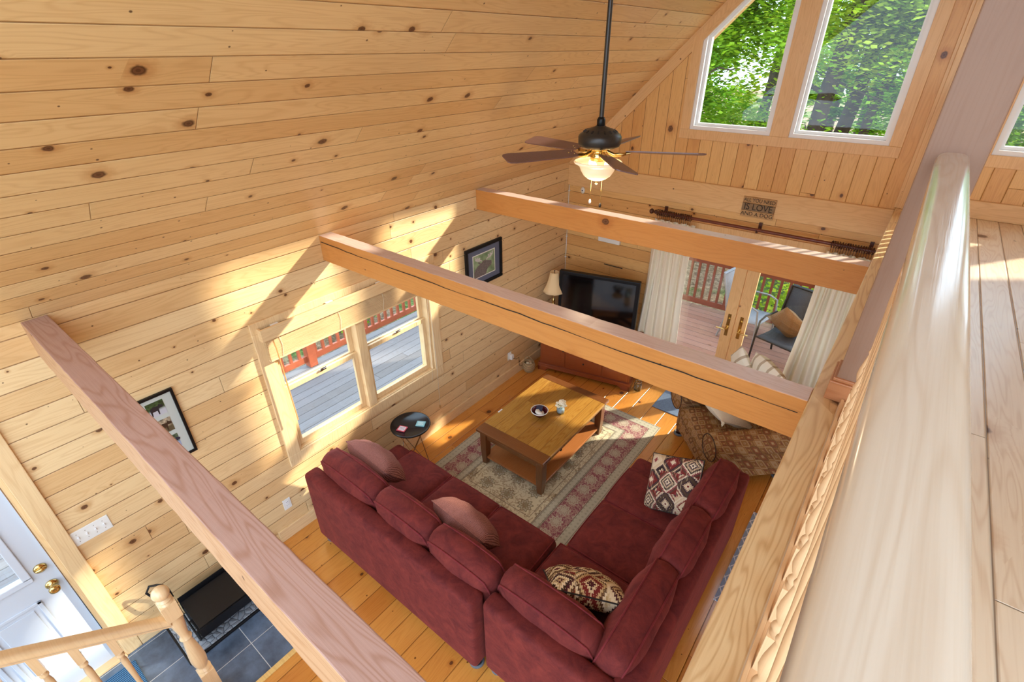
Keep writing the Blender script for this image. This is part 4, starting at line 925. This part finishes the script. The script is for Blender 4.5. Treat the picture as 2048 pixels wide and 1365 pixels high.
def curtain(label, x0, x1, flare, seed):
    rnd = random.Random(seed); root = thing('curtain', label, 'curtain', ((x0+x1)/2, 5.44, 2.145))
    n, mz = 96, 14; vs = []; W_ = x1-x0
    ph = rnd.uniform(0, 6)
    for j in range(mz+1):
        f = j/mz; z = -.035-f*2.075
        for i in range(n+1):
            u = i/n; x = (u-.5)*(W_*(1-.10*math.sin(PI*min(1, f*1.6))*.6)+flare*f)
            am = .022+.016*f
            y = am*math.sin(u*2*PI*5.3+ph+.9*math.sin(3*u+2*f))+.012*math.sin(u*2*PI*13+2*ph)*(1-f)**2
            vs.append((x+.01*math.sin(9*u+3*f), y, z))
    m = MB(); m.add(vs, [(j*(n+1)+i, j*(n+1)+i+1, (j+1)*(n+1)+i+1, (j+1)*(n+1)+i) for j in range(mz) for i in range(n)], True)
    o = m.build('drape', m_curt, root); so_ = o.modifiers.new('solid', 'SOLIDIFY'); so_.thickness = .003
    for k in range(17):
        x = -W_/2+W_*(k+.5)/17*.86+.02
        r = MB(); r.tube([(x+.004*math.sin(t_*2+k), .030*math.cos(t_)+.0, .04+.031*math.sin(t_)) for t_ in [2*PI*i/16 for i in range(16)]], .0055, 6, closed=True)
        r.tube([(x, .008, .014), (x, .004, -.035)], .0022, 5); r.build('curtain_ring', m_ring, root)
curtain('cream curtain gathered at the left of the french doors', 1.24, 1.71, .10, 1)
curtain('cream curtain gathered at the right of the french doors, by the loft edge', 2.99, 3.40, .12, 4)

# ------------------------------------------------------------------ wall things
def letters(txt, size, mat, parent, loc, rot, sx_=1.0, name='lettering', depth=.001):
    cu = bpy.data.curves.new(name, 'FONT'); cu.body = txt; cu.size = size; cu.extrude = depth; cu.align_x = 'CENTER'; cu.align_y = 'CENTER'
    t_ = bpy.data.objects.new(name, cu); COL.objects.link(t_); dg = bpy.context.evaluated_depsgraph_get(); dg.update()
    me = bpy.data.meshes.new_from_object(t_.evaluated_get(dg)); bpy.data.objects.remove(t_)
    me.materials.clear(); me.materials.append(mat)
    o = bpy.data.objects.new(name, me); COL.objects.link(o); o.parent = parent; o.location = loc; o.rotation_euler = rot; o.scale = (sx_, 1, 1); return o
sg = thing('wall_sign', 'rustic slatted wooden sign reading ALL YOU NEED IS LOVE AND A DOG', 'sign', (2.285, YF-.035, 2.385))
m_sign = [pine('sign_slat_%d' % k, X, Z, 0, c, tuple(int(v*.85) for v in c), knot=.1, rough=.7, fig=2) for k, c in enumerate([(196, 152, 100), (150, 122, 88), (206, 164, 112)])]
for k, (za, zb) in enumerate(((.038, .10), (-.036, .036), (-.10, -.038))): box('slat', (-.157, -.018, za), (.157, 0, zb), m_sign[k], sg, .003)
ink = solid('dark_paint', (46, 36, 28), .7)
for txt, z, sz, sx_ in (('ALL YOU NEED', .069, .052, .84), ('IS LOVE', 0, .088, .92), ('AND A DOG', -.069, .054, 1.0)): letters(txt, sz, ink, sg, (0, -.0192, z), (R_(90), 0, 0), sx_)
sn = thing('wall_medallion', 'small white oval medallion with a dark eye dot high on the far wall', 'wall ornament', (.205, YF-.0005 if False else YF, 2.25))
MB().lathe([(0, 0), (.034, 0), (.034, .006), (.02, .012), (0, .013)], 20, T=Tm((0, 0, 0), (R_(90), 0, 0), (.85, 1.2, 1)) ).build('disc', m_white, sn)
MB().lathe([(0, 0), (.010, 0), (.008, .004), (0, .005)], 14, T=Tm((0, -.012, 0), (R_(90), 0, 0))).build('eye_dot', solid('navy_dot', (44, 54, 84), .3), sn)
m = MB(); m.tube([(.012, YF-.012, .70), (.012, YF-.012, 2.30)], .0045, 6)
for z in (2.22, 1.62, 1.33, 1.9): m.box((.0, YF-.02, z-.006), (.022, YF, z+.006))
tag(m.build('wall_cable', m_white), 'thin white cable clipped down the far left corner', 'cable')
m = MB(); m.box((.50, YF-.045, 1.668), (.80, YF, 1.735)); tag(m.build('wall_box', m_white, None, .006), 'flat white plastic box on the far wall above the television', 'wall unit')
m = MB(); m.box((.60, YF-.012, 1.36), (.86, YF, 1.368)); tag(m.build('picture_ledge', m_dark), 'thin dark strip on the wall just over the television', 'ledge')
def outlet(label, y, z, plug=False):
    o = thing('wall_outlet', label, 'outlet', (0, y, z)); box('cover_plate', (0, -.035, -.057), (.006, .035, .057), m_white, o, .003)
    for s2 in (-.02, .02):
        r = box('receptacle', (.006, -.017, s2-.014), (.0085, .017, s2+.014), m_vinyl, o, .002)
        m = MB(); m.box((.0085, -.008, s2-.003), (.009, -.006, s2+.007)); m.box((.0085, .006, s2-.003), (.009, .008, s2+.007)); m.build('slot', m_dark, r)
    return o
outlet('ivory outlet low on the wall behind the sofa corner', 1.188, .362)
outlet('outlet near the floor by the wicker basket, with a charger plugged in', 4.32, .335)
pg = thing('charger_plug', 'white charger with dark cord in the corner outlet', 'charger', (.009, 4.33, .335)); box('plug_body', (0, -.025, -.04), (.045, .025, .03), m_white, pg, .006)
MB().tube([(.045, 0, -.02), (.06, .05, -.05), (.05, .12, -.06), (.04, .14, -.2), (.04, .2, -.24)], .003, 6).build('cord', m_dark, pg)
sw = thing('switch_plate', 'ivory four-gang switch plate beside the entry door', 'light switch', (0, .023, 1.145))
box('cover_plate', (0, -.105, -.057), (.006, .105, .057), m_white, sw, .003)
for k in range(4):
    y = -.069+.046*k; g_ = box('toggle', (.006, y-.005, -.012), (.009, y+.005, .012), m_vinyl, sw, .001)
    MB().box((.006, y-.004, -.002), (.020, y+.004, .006)).build('toggle_lever', m_vinyl, g_)
    m = MB()
    for z in (-.03, .03): m.lathe([(0, 0), (.003, 0), (.002, .001), (0, .001)], 8, T=Tm((.006, y, z), (0, R_(90), 0)))
    m.build('screw', m_chrome, g_)
# moose picture
def poly(name, pts, x, mat, parent, th=.001):
    m = MB(); m.prism(pts, 0, x, x+th); return m.build(name, mat, parent)
mp = thing('framed_picture', 'black-framed moose head print on the left wall beyond the window', 'picture', (0, 3.878, 1.753))
W2, H2 = .30, .232
m = MB(); fwd = .038
for a_, b_, c2, d2 in [(-W2, W2, -H2, -H2+fwd), (-W2, W2, H2-fwd, H2), (-W2, -W2+fwd, -H2+fwd, H2-fwd), (W2-fwd, W2, -H2+fwd, H2-fwd)]: m.box((0, a_, c2), (.03, b_, d2))
m.build('frame', m_black, mp, .008, 2)
box('mat_board', (.002, -W2+.03, -H2+.03), (.012, W2-.03, H2-.03), solid('slate_mat', (98, 104, 124), .6), mp)
mm = MB(); mm.box((.012, -.185, -.135), (.0125, .185, .135)); mm.build('inner_mat', m_white, mp)
a = NT('print_green', .5, .4); P = a.tc.outputs['Object']; a.col(a.ramp(a.noise(P, 14, 3), [(.3, srgb(110, 134, 96)), (.7, srgb(168, 186, 142))])); box('print', (.0125, -.175, -.125), (.0132, .175, .125), a.m, mp)
mo_b = solid('moose_brown', (120, 108, 102), .7, var=.4, scale=90); mo_a = solid('antler_grey', (206, 200, 192), .7, var=.2, scale=40)
poly('moose_head', [(-.17, -.125), (.02, -.125), (.05, -.07), (.08, -.05), (.115, -.045), (.125, -.02), (.12, .01), (.09, .02), (.05, .03), (.02, .045), (-.02, .04), (-.05, .02), (-.11, .0), (-.15, -.03), (-.17, -.06)], .0132, mo_b, mp)
poly('moose_ear', [(-.05, .02), (-.095, .05), (-.10, .035), (-.06, .005)], .0137, mo_b, mp)
for dx_, s2 in ((.03, 1), (-.03, -1)):
    poly('antler', [(dx_, .035), (dx_+s2*.03, .05), (dx_+s2*.07, .05), (dx_+s2*.115, .075), (dx_+s2*.12, .115), (dx_+s2*.10, .11), (dx_+s2*.095, .085), (dx_+s2*.075, .105), (dx_+s2*.062, .10), (dx_+s2*.065, .075), (dx_+s2*.045, .095), (dx_+s2*.033, .09), (dx_+s2*.038, .068), (dx_+s2*.01, .055)], .0138, mo_a, mp)
mq = thing('framed_picture', 'tall black frame with three small moose photographs near the entry', 'picture', (0, .605, 1.603))
W2, H2 = .125, .27; m = MB(); fwd = .018
for a_, b_, c2, d2 in [(-W2, W2, -H2, -H2+fwd), (-W2, W2, H2-fwd, H2), (-W2, -W2+fwd, -H2+fwd, H2-fwd), (W2-fwd, W2, -H2+fwd, H2-fwd)]: m.box((0, a_, c2), (.022, b_, d2))
m.build('frame', m_black, mq, .003)
box('mat_board', (.002, -W2+.01, -H2+.01), (.010, W2-.01, H2-.01), solid('pale_grey_mat', (190, 194, 186), .6), mq)
bgc = [((70, 96, 56), (190, 190, 196)), ((200, 180, 150), (96, 84, 60)), ((88, 110, 84), (150, 160, 190))]
for k, zc in enumerate((.165, .02, -.125)):
    a = NT('photo_bg_%d' % k, .3, .5); P = a.tc.outputs['Object']
    a.col(a.mix(a.step(a.dot(P, Z), zc-.02, zc+.005), srgb(*bgc[k][1]), a.ramp(a.noise(P, 60, 4), [(.35, srgb(*[int(v*.5) for v in bgc[k][0]])), (.65, srgb(*bgc[k][0]))])))
    ph = box('photo', (.010, -.052, zc-.055), (.011, .052, zc+.055), a.m, mq)
    y0 = -.035+.008*k
    poly('moose', [(y0, zc-.045), (y0+.006, zc-.045), (y0+.010, zc-.015), (y0+.038, zc-.015), (y0+.040, zc-.045), (y0+.046, zc-.045), (y0+.05, zc+.0), (y0+.075, zc+.0), (y0+.078, zc+.014), (y0+.055, zc+.03), (y0+.05, zc+.018), (y0+.02, zc+.022), (y0, zc+.01)], .011, solid('photo_moose_%d' % k, [(40, 36, 40), (60, 42, 30), (44, 44, 60)][k], .4), ph, .0006)

# blind over the left window
bl = thing('window_blind', 'wooden blind drawn right up over the left window', 'blind', (.0, 2.2, 1.99))
box('valance', (.06, -.85, -.045), (.078, .82, .055), m_trimH, bl, .003)
m = MB(); m.box((.024, -.85, -.045), (.06, -.835, .055)); m.box((.024, .805, -.045), (.06, .82, .055)); m.build('valance_return', m_trimH, bl)
m = MB(); m.box((.024, -.83, .012), (.055, .80, .04)); m.build('head_rail', m_chrome, bl)
for y in (-.72, -.25, .25, .70): box('rail_bracket', (.028, y-.03, .04), (.052, y+.03, .052), m_white, bl, .002)
sl = MB()
for k in range(24): sl.box((.026, -.825, -.05-.0068*k-.0035), (.058, .795, -.05-.0068*k))
sl.box((.026, -.825, -.232), (.058, .795, -.214)); sl.build('slat_stack', m_trimH, bl)
MB().tube([(.085, -.78, -.05), (.095, -.775, -.12), (.10, -.765, -.80)], .0055, 8).build('tilt_wand', solid('honey_wand', (222, 160, 96), .3), bl)
for y in (-.72, -.2, .25, .70): MB().tube([(.062, y, -.03), (.062, y+.012, -.13), (.062, y-.004, -.22)], .0018, 5).build('ladder_cord', m_beige, bl)
m = MB(); m.tube([(.05, .80, -.05), (.045, .825, -1.2), (.03, .83, -1.66)], .0022, 6); m.tube([(.05, .79, -.05), (.03, .76, -1.3)], .0016, 6); m.build('pull_cord', m_beige, bl)
MB().lathe([(.003, 0), (.009, -.01), (.011, -.03), (.008, -.04), (0, -.042)], 10, T=Tm((.03, .83, -1.65))).build('cord_tassel', solid('tassel_wood', (200, 150, 90), .4), bl)

# ------------------------------------------------------------------ ceiling fan
fn = thing('ceiling_fan', 'five-blade ceiling fan with lit alabaster bowl on a long dark downrod', 'ceiling fan', (1.79, 3.025, 3.225))
MB().tube([(0, 0, .13), (0, 0, 1.10)], .0145, 14).build('downrod', m_bronze, fn)
MB().lathe([(.0145, .13), (.026, .13), (.026, .185), (.018, .20), (.0145, .2)], 20).build('downrod_coupling', m_black, fn)
MB().lathe([(0, 1.0), (.06, 1.02), (.075, 1.10), (.07, 1.13), (0, 1.13)], 24, T=Tm((0, 0, -.02))).build('canopy', m_bronze, fn)
hs = MB(); hs.lathe([(0, .02), (.10, .02), (.126, .03), (.135, .045), (.137, .085), (.128, .10), (.085, .128), (.035, .145), (.03, .15), (0, .15)], 40); ho = hs.build('motor_housing', m_bronze, fn)
m = MB()
for k in range(16):
    an = 2*PI*k/16; m.box((-.011, -.0045, -.002), (.011, .0045, .002), T=Tm((.098*math.cos(an), .098*math.sin(an), .1225), (0, R_(28), 0)) if False else Matrix.Rotation(an, 4, 'Z') @ Tm((.100, 0, .1205), (0, R_(33), 0)))
m.build('vent_slot', m_dark, ho)
MB().lathe([(0, .0), (.055, -.0), (.07, .02), (0, .02)], 24).build('flywheel', m_brass, fn)
A0 = -118.8
for k in range(5):
    an = R_(A0+72*k); b = MB(); T = Matrix.Rotation(an, 4, 'Z') @ Tm((0, 0, -.002), (R_(-13), 0, 0))
    L0, L1 = .17, .655; out = [(L0, -.045), (L0+.05, -.055), (L1-.05, -.070), (L1-.012, -.062), (L1, -.045), (L1, .045), (L1-.012, .062), (L1-.05, .070), (L0+.05, .055), (L0, .045)]
    n_ = len(out); vs = [(x, y, -.003) for x, y in out]+[(x, y, .003) for x, y in out]
    b.add(vs, [list(range(n_))[::-1], list(range(n_, 2*n_))]+[(i, (i+1) % n_, n_+(i+1) % n_, n_+i) for i in range(n_)], T=T); bo = b.build('blade', m_blade, fn)
    ir = MB(); ir.tube([(.05, 0, -.0), (.10, .0, -.022), (.15, .0, -.018), (.20, 0, -.007)], [.011, .013, .012, .006], 8, T=T); ir.sphere((.135, 0, -.016), (.05, .022, .010), 6, T=T)
    for sx_, sy_ in ((.19, .02), (.19, -.02), (.22, 0)): ir.sphere((sx_, sy_, .005), (.006, .006, .003), 4, T=T)
    ir.build('blade_iron', m_brass, bo)
MB().lathe([(0, -.06), (.05, -.06), (.055, -.03), (.04, -.01), (.055, 0), (0, 0)], 24).build('light_fitter', m_brass, fn)
bg_ = NT('alabaster_glass', .25, .5); bg_.col(srgb(250, 236, 206)); nz = bg_.noise(bg_.tc.outputs['Object'], 14, 3, .6, 1.0)
bg_.put(bg_.b.inputs['Emission Color'], bg_.ramp(nz, [(.3, srgb(255, 206, 140)), (.7, srgb(255, 232, 190))])); bg_.b.inputs['Emission Strength'].default_value = .32
bo = MB(); prof = [(.150, -.062), (.157, -.068), (.152, -.078), (.13, -.088), (.118, -.10), (.108, -.125), (.088, -.155), (.06, -.175), (.025, -.186), (0, -.188)]
bo.lathe(prof[::-1], 40, cap=False); bw_ = bo.build('light_bowl', bg_.m, fn); sm_ = bw_.modifiers.new('solid', 'SOLIDIFY'); sm_.thickness = .003
bu = NT('lit_bulb', .5); bu.b.inputs['Emission Color'].default_value = srgb(255, 214, 150); bu.b.inputs['Emission Strength'].default_value = 3.5; bu.col(srgb(255, 240, 220))
for k in range(3):
    an = k*2.094+.6; m = MB(); m.sphere((.065*math.cos(an), .065*math.sin(an), -.085), (.024, .024, .028), 8); m.build('bulb', bu.m, fn)
MB().lathe([(0, -.215), (.008, -.21), (.011, -.2), (.006, -.192), (.012, -.186), (0, -.184)], 14).build('bowl_finial', m_brass, fn)
for k, (dx_, dy_, L) in enumerate(((-.028, -.02, .31), (.03, .02, .335))):
    m = MB(); m.tube([(dx_, dy_, -.16), (dx_, dy_, -L)], .0014, 5); pc = m.build('pull_chain', m_brass, fn)
    MB().lathe([(0, 0), (.006, -.004), (.010, -.02), (.006, -.03), (0, -.032)], 10, T=Tm((dx_, dy_, -L))).build('chain_fob', m_white if k == 0 else m_bronze, pc)
fl2 = bpy.data.lights.new('fan_lamp', 'POINT'); fl2.energy = 5; fl2.color = (1, .78, .5); fl2.shadow_soft_size = .08
flo = bpy.data.objects.new('fan_lamp', fl2); COL.objects.link(flo); flo.location = (1.79, 3.025, 3.0)

# ------------------------------------------------------------------ outside: decks
struct(box('floor', (-2.52, -2.5, -.12), (-.16, 8.1, -.05), m_deckY), 'side deck outside the left window')
struct(box('floor', (-.16, YF+.16, -.12), (8.0, 8.1, -.05), m_deckX), 'reddish deck outside the french doors')
gr = NT('forest_floor', .95, .1); P = gr.tc.outputs['Object']
n1 = gr.noise(P, .5, 3, .6); n2 = gr.noise(P, 9, 5, .7); n3 = gr.vor(P, 30)
c = gr.ramp(n2, [(.3, srgb(96, 74, 56)), (.5, srgb(160, 130, 104)), (.72, srgb(206, 178, 150))])
c = gr.mix(gr.step(n1, .46, .56), c, gr.ramp(n2, [(.3, srgb(50, 74, 34)), (.7, srgb(130, 150, 76))])); gr.col(gr.mix(gr.math('MULTIPLY', n3.outputs['Distance'], .5), c, g3(.02))); gr.bump(n2, 1, .1)
m = MB(); m.box((-60, -25, -.9), (60, 70, -.7)); struct(m.build('ground', gr.m), 'leaf-littered forest floor')
def deck_rail(label, p0, p1, post_ts, mat, gap=.125):
    p0, p1 = Vector(p0), Vector(p1); L = (p1-p0).length; an = math.atan2(p1.y-p0.y, p1.x-p0.x)
    o = thing('deck_railing', label, 'deck railing', (p0.x, p0.y, -.05), an)
    box('top_rail', (0, -.07, .90), (L, .07, .94), mat, o, .004); box('upper_rail', (0, -.02, .80), (L, .02, .89), mat, o, .003); box('bottom_rail', (0, -.02, .08), (L, .02, .17), mat, o, .003)
    first = None; x = gap/2; n_ = 0
    while x < L and n_ < 100:
        if all(abs(x-t_) > .08 for t_ in post_ts):
            if first is None: first = box('baluster', (-.018, -.018, .17), (.018, .018, .80), mat, o); first.location = (x, 0, 0)
            else:
                c = first.copy(); COL.objects.link(c); c.parent = o; c.location = (x, 0, 0)
            n_ += 1
        x += gap
    for t_ in post_ts: box('post', (t_-.06, -.06, -.0), (t_+.06, .06, 1.0), mat, o, .004)
deck_rail('orange-red deck railing seen through the left window', (-2.44, -2.3, 0), (-2.44, 8.0, 0), [.06, 2.6, 5.22, 7.8, 10.2], m_drail)
deck_rail('dark red-brown deck railing beyond the french doors', (-2.34, 8.0, 0), (7.9, 8.0, 0), [2.2, 5.35, 8.3, 10.1], m_drail2)
# patio chairs
m_sling = solid('charcoal_sling', (44, 46, 52), .7, var=.2, scale=60); m_slingg = solid('grey_sling', (128, 134, 144), .6, var=.1, scale=60)
def patio_chair(label, loc, rz, mat, fm):
    o = thing('patio_chair', label, 'patio chair', loc, rz)
    for sx_ in (-1, 1):
        m = MB(); x = sx_*.29; m.tube([(x, -.27, 0), (x, -.25, .40), (x, -.22, .62), (x, -.1, .66), (x, .20, .64)], .014, 8); m.build('arm_frame', fm, o)
        m = MB(); m.tube([(x*.93, .30, 0), (x*.93, .22, .40), (x*.93, .30, .75), (x*.93, .38, 1.0)], .014, 8); m.build('back_frame', fm, o)
    m = MB(); m.tube([(-.27, .38, 1.0), (.27, .38, 1.0)], .014, 8); m.tube([(-.29, -.25, .40), (.29, -.25, .40)], .014, 8); m.tube([(-.27, .22, .40), (.27, .22, .40)], .012, 8); m.build('cross_bar', fm, o)
    def sheet(name, pts):
        vs = []
        for y, z in pts: vs += [(-.265, y, z), (.265, y, z)]
        m = MB(); m.add(vs, [(2*i, 2*i+1, 2*i+3, 2*i+2) for i in range(len(pts)-1)], True); s2 = m.build(name, mat, o).modifiers.new('s', 'SOLIDIFY'); s2.thickness = .006
    sheet('seat', [(-.25, .41), (-.1, .395), (.1, .385), (.21, .40)]); sheet('back', [(.225, .44), (.27, .60), (.32, .80), (.375, .99), (.40, 1.02)])
    return o
patio_chair('charcoal mesh patio chair with a tan pillow just outside the right door', (2.72, 6.95, -.05), R_(-16), m_sling, m_iron)
patio_chair('grey high-backed patio chair half hidden behind the left door stile', (2.12, 7.42, -.05), R_(78), m_slingg, m_slingg)
patio_chair('charcoal patio chair further off by the deck rail', (3.55, 7.45, -.05), R_(10), m_sling, m_iron)
pillow('tan fringed pillow in the charcoal patio chair', woven('tan_weave', (70, 52, 38), (150, 118, 84), 200), (2.70, 7.0, .56), (R_(-16), R_(25), R_(40)), .21, .21, .08, 21)
pt = thing('patio_table', 'low dark patio table beside the deck rail', 'patio table', (3.0, 7.7, -.05))
MB().lathe([(0, .44), (.27, .44), (.28, .45), (.27, .46), (0, .46)], 30).build('table_top', m_slingg, pt)
for k in range(4): an = k*PI/2+.7; MB().tube([(.22*math.cos(an), .22*math.sin(an), .44), (.26*math.cos(an), .26*math.sin(an), 0)], .012, 8).build('leg', m_iron, pt)

# ------------------------------------------------------------------ outside: trees
def leafmat(name, c1, c2):
    a = NT(name, .55, .3); P = a.tc.outputs['Object']; a.t.nodes.remove(a.b); nt = a.t
    col_ = a.ramp(a.noise(P, 1.6, 3), [(.3, srgb(*c1)), (.7, srgb(*c2))])
    d = a.n('ShaderNodeBsdfDiffuse'); tr = a.n('ShaderNodeBsdfTranslucent'); a.l(col_, d.inputs[0]); a.l(a.mix(1.0, col_, (1.0, 1.0, .5, 1), 'MULTIPLY'), tr.inputs[0])
    mx = a.n('ShaderNodeMixShader'); mx.inputs[0].default_value = .5; a.l(d.outputs[0], mx.inputs[1]); a.l(tr.outputs[0], mx.inputs[2]); a.l(mx.outputs[0], nt.nodes['Material Output'].inputs[0]); return a.m
m_leafA = leafmat('maple_leaf', (70, 128, 30), (176, 214, 70)); m_leafB = leafmat('dark_leaf', (42, 96, 34), (120, 176, 60)); m_leafC = leafmat('lime_leaf', (120, 160, 40), (214, 226, 90))
m_bark = solid('grey_bark', (88, 80, 76), .9, .1, var=.35, scale=7, bump=.8)
def crown_mesh(n, rx, ry, rz, size, seed, nb=26):
    rnd = random.Random(seed); m = MB(); cl = []
    for _ in range(nb):
        while True:
            p = Vector((rnd.uniform(-1, 1), rnd.uniform(-1, 1), rnd.uniform(-1, 1)))
            if p.length < 1: break
        cl.append((Vector((p.x*rx, p.y*ry, p.z*rz)), rnd.uniform(.35, .8)))
    vs, fs = [], []
    for _ in range(n):
        c, r = rnd.choice(cl); d = Vector((rnd.gauss(0, 1), rnd.gauss(0, 1), rnd.gauss(0, .55))); d = d*(r*.6)
        p = c+d; s2 = size*rnd.uniform(.6, 1.3); a1 = rnd.uniform(0, 6.28); tl = rnd.uniform(-.8, .8)
        u = Vector((math.cos(a1), math.sin(a1), tl*.6)).normalized(); v_ = u.cross(Vector((rnd.uniform(-.6, .6), rnd.uniform(-.6, .6), 1))).normalized()
        b = len(vs); vs += [p-u*s2, p-u*s2*.2+v_*s2*.62, p+u*s2, p-u*s2*.2-v_*s2*.62, p+u*s2*.35+v_*s2*.4, p+u*s2*.35-v_*s2*.4]
        fs += [(b, b+1, b+4, b+2), (b, b+2, b+5, b+3)]
    m.add(vs, fs); return m
def trunk_mesh(h, r, seed, nbr=9, lean=.3):
    rnd = random.Random(seed); m = MB(); pts = [Vector((lean*(i/8)**1.5+rnd.uniform(-.05, .05), rnd.uniform(-.06, .06), h*i/8)) for i in range(9)]
    m.tube(pts, [r*(1-.6*i/8) for i in range(9)], 10)
    for k in range(nbr):
        i = rnd.randint(2, 7); p = pts[i]; a1 = rnd.uniform(0, 6.28); L = rnd.uniform(.8, 2.2); q0 = [p]
        for j in range(1, 5): q0.append(p+Vector((math.cos(a1)*L*j/4, math.sin(a1)*L*j/4, L*.35*j/4+rnd.uniform(-.1, .1))))
        m.tube(q0, [r*.28*(1-.22*j) for j in range(5)], 6)
    return m
def tree(label, x, y, h, r, crown, cz, mat, seed, lean=.3, group=None, leaves=5000, size=.085):
    o = thing('tree', label, 'tree', (x, y, -.75), 0, group)
    trunk_mesh(h, r, seed, lean=lean).build('trunk', m_bark, o)
    c = crown_mesh(leaves, *crown, size, seed+50).build('crown', mat, o); c.location = (lean*.5, 0, cz); return o
G_ = 'forest trees behind the house'
tree('leafy maple filling the left gable window', -.4, 10.2, 8, .13, (2.1, 1.2, 1.9), 4.5, m_leafA, 1, leaves=15000, size=.055)
tree('bushy dark tree at the left edge of the gable windows', -2.6, 12.6, 9, .16, (2.4, 1.6, 2.4), 4.4, m_leafB, 2, leaves=14000, size=.06)
tree('thick grey trunk at the left of the second gable window', 1.45, 12.0, 10, .19, (1.6, 1.2, 1.6), 5.6, m_leafC, 3, lean=.9, leaves=7000, size=.06)
tree('thick grey trunk in the middle of the second gable window', 1.85, 13.0, 10, .17, (1.8, 1.4, 1.8), 5.6, m_leafA, 4, lean=.5, leaves=8000, size=.06)
tree('slimmer trunk right of the two thick ones', 2.2, 12.6, 9, .11, (1.4, 1.2, 1.6), 5.2, m_leafC, 5, lean=.9, leaves=7000, size=.055)
tree('dark trunk near the pilaster side of the second gable window', 3.15, 13.6, 9, .17, (1.5, 1.3, 1.9), 4.8, m_leafB, 6, lean=.4, leaves=9000, size=.06)
tree('maple overhanging the lower right of the second gable window', 3.3, 11.4, 7, .08, (.7, .9, 1.1), 3.7, m_leafA, 7, lean=.1, leaves=6000, size=.045)
tree('leafy tree seen right of the loft post', 5.3, 12.2, 8, .14, (1.3, 1.3, 1.7), 4.2, m_leafA, 8, leaves=9000, size=.06)
for k, (x, y) in enumerate([(-7.5, 17), (-4.5, 19), (-1.5, 20.5), (1.6, 19.5), (4.6, 20.5), (7.8, 19.5), (-10, 21), (0, 25), (5.5, 26), (-6, 26)]):
    tree('distant forest tree behind the nearer trunks', x, y, 9, .2, (2.6, 1.8, 3.0), 4.2, (m_leafA, m_leafB, m_leafC)[k % 3], 20+k, group=G_, leaves=6000, size=.11)
for k, (x, y, sc, lab) in enumerate([(2.7, 10.0, .62, 'yellow-green shrub beyond the far deck rail'), (3.7, 9.6, .5, 'smaller bright shrub right of the first beyond the deck rail'), (-4.6, 4.5, .5, 'low shrub beyond the side deck rail')]):
    s3 = thing('shrub', lab, 'shrub', (x, y, -.7)); crown_mesh(2600, 1.1*sc, .8*sc, .8*sc, .05, 80+k, 16).build('foliage', m_leafC if k < 2 else m_leafA, s3).location = (0, 0, .55*sc+.1)
    MB().tube([(0, 0, 0), (.03, 0, .3), (0, .02, .6*sc)], .02, 6).build('stem', m_bark, s3)
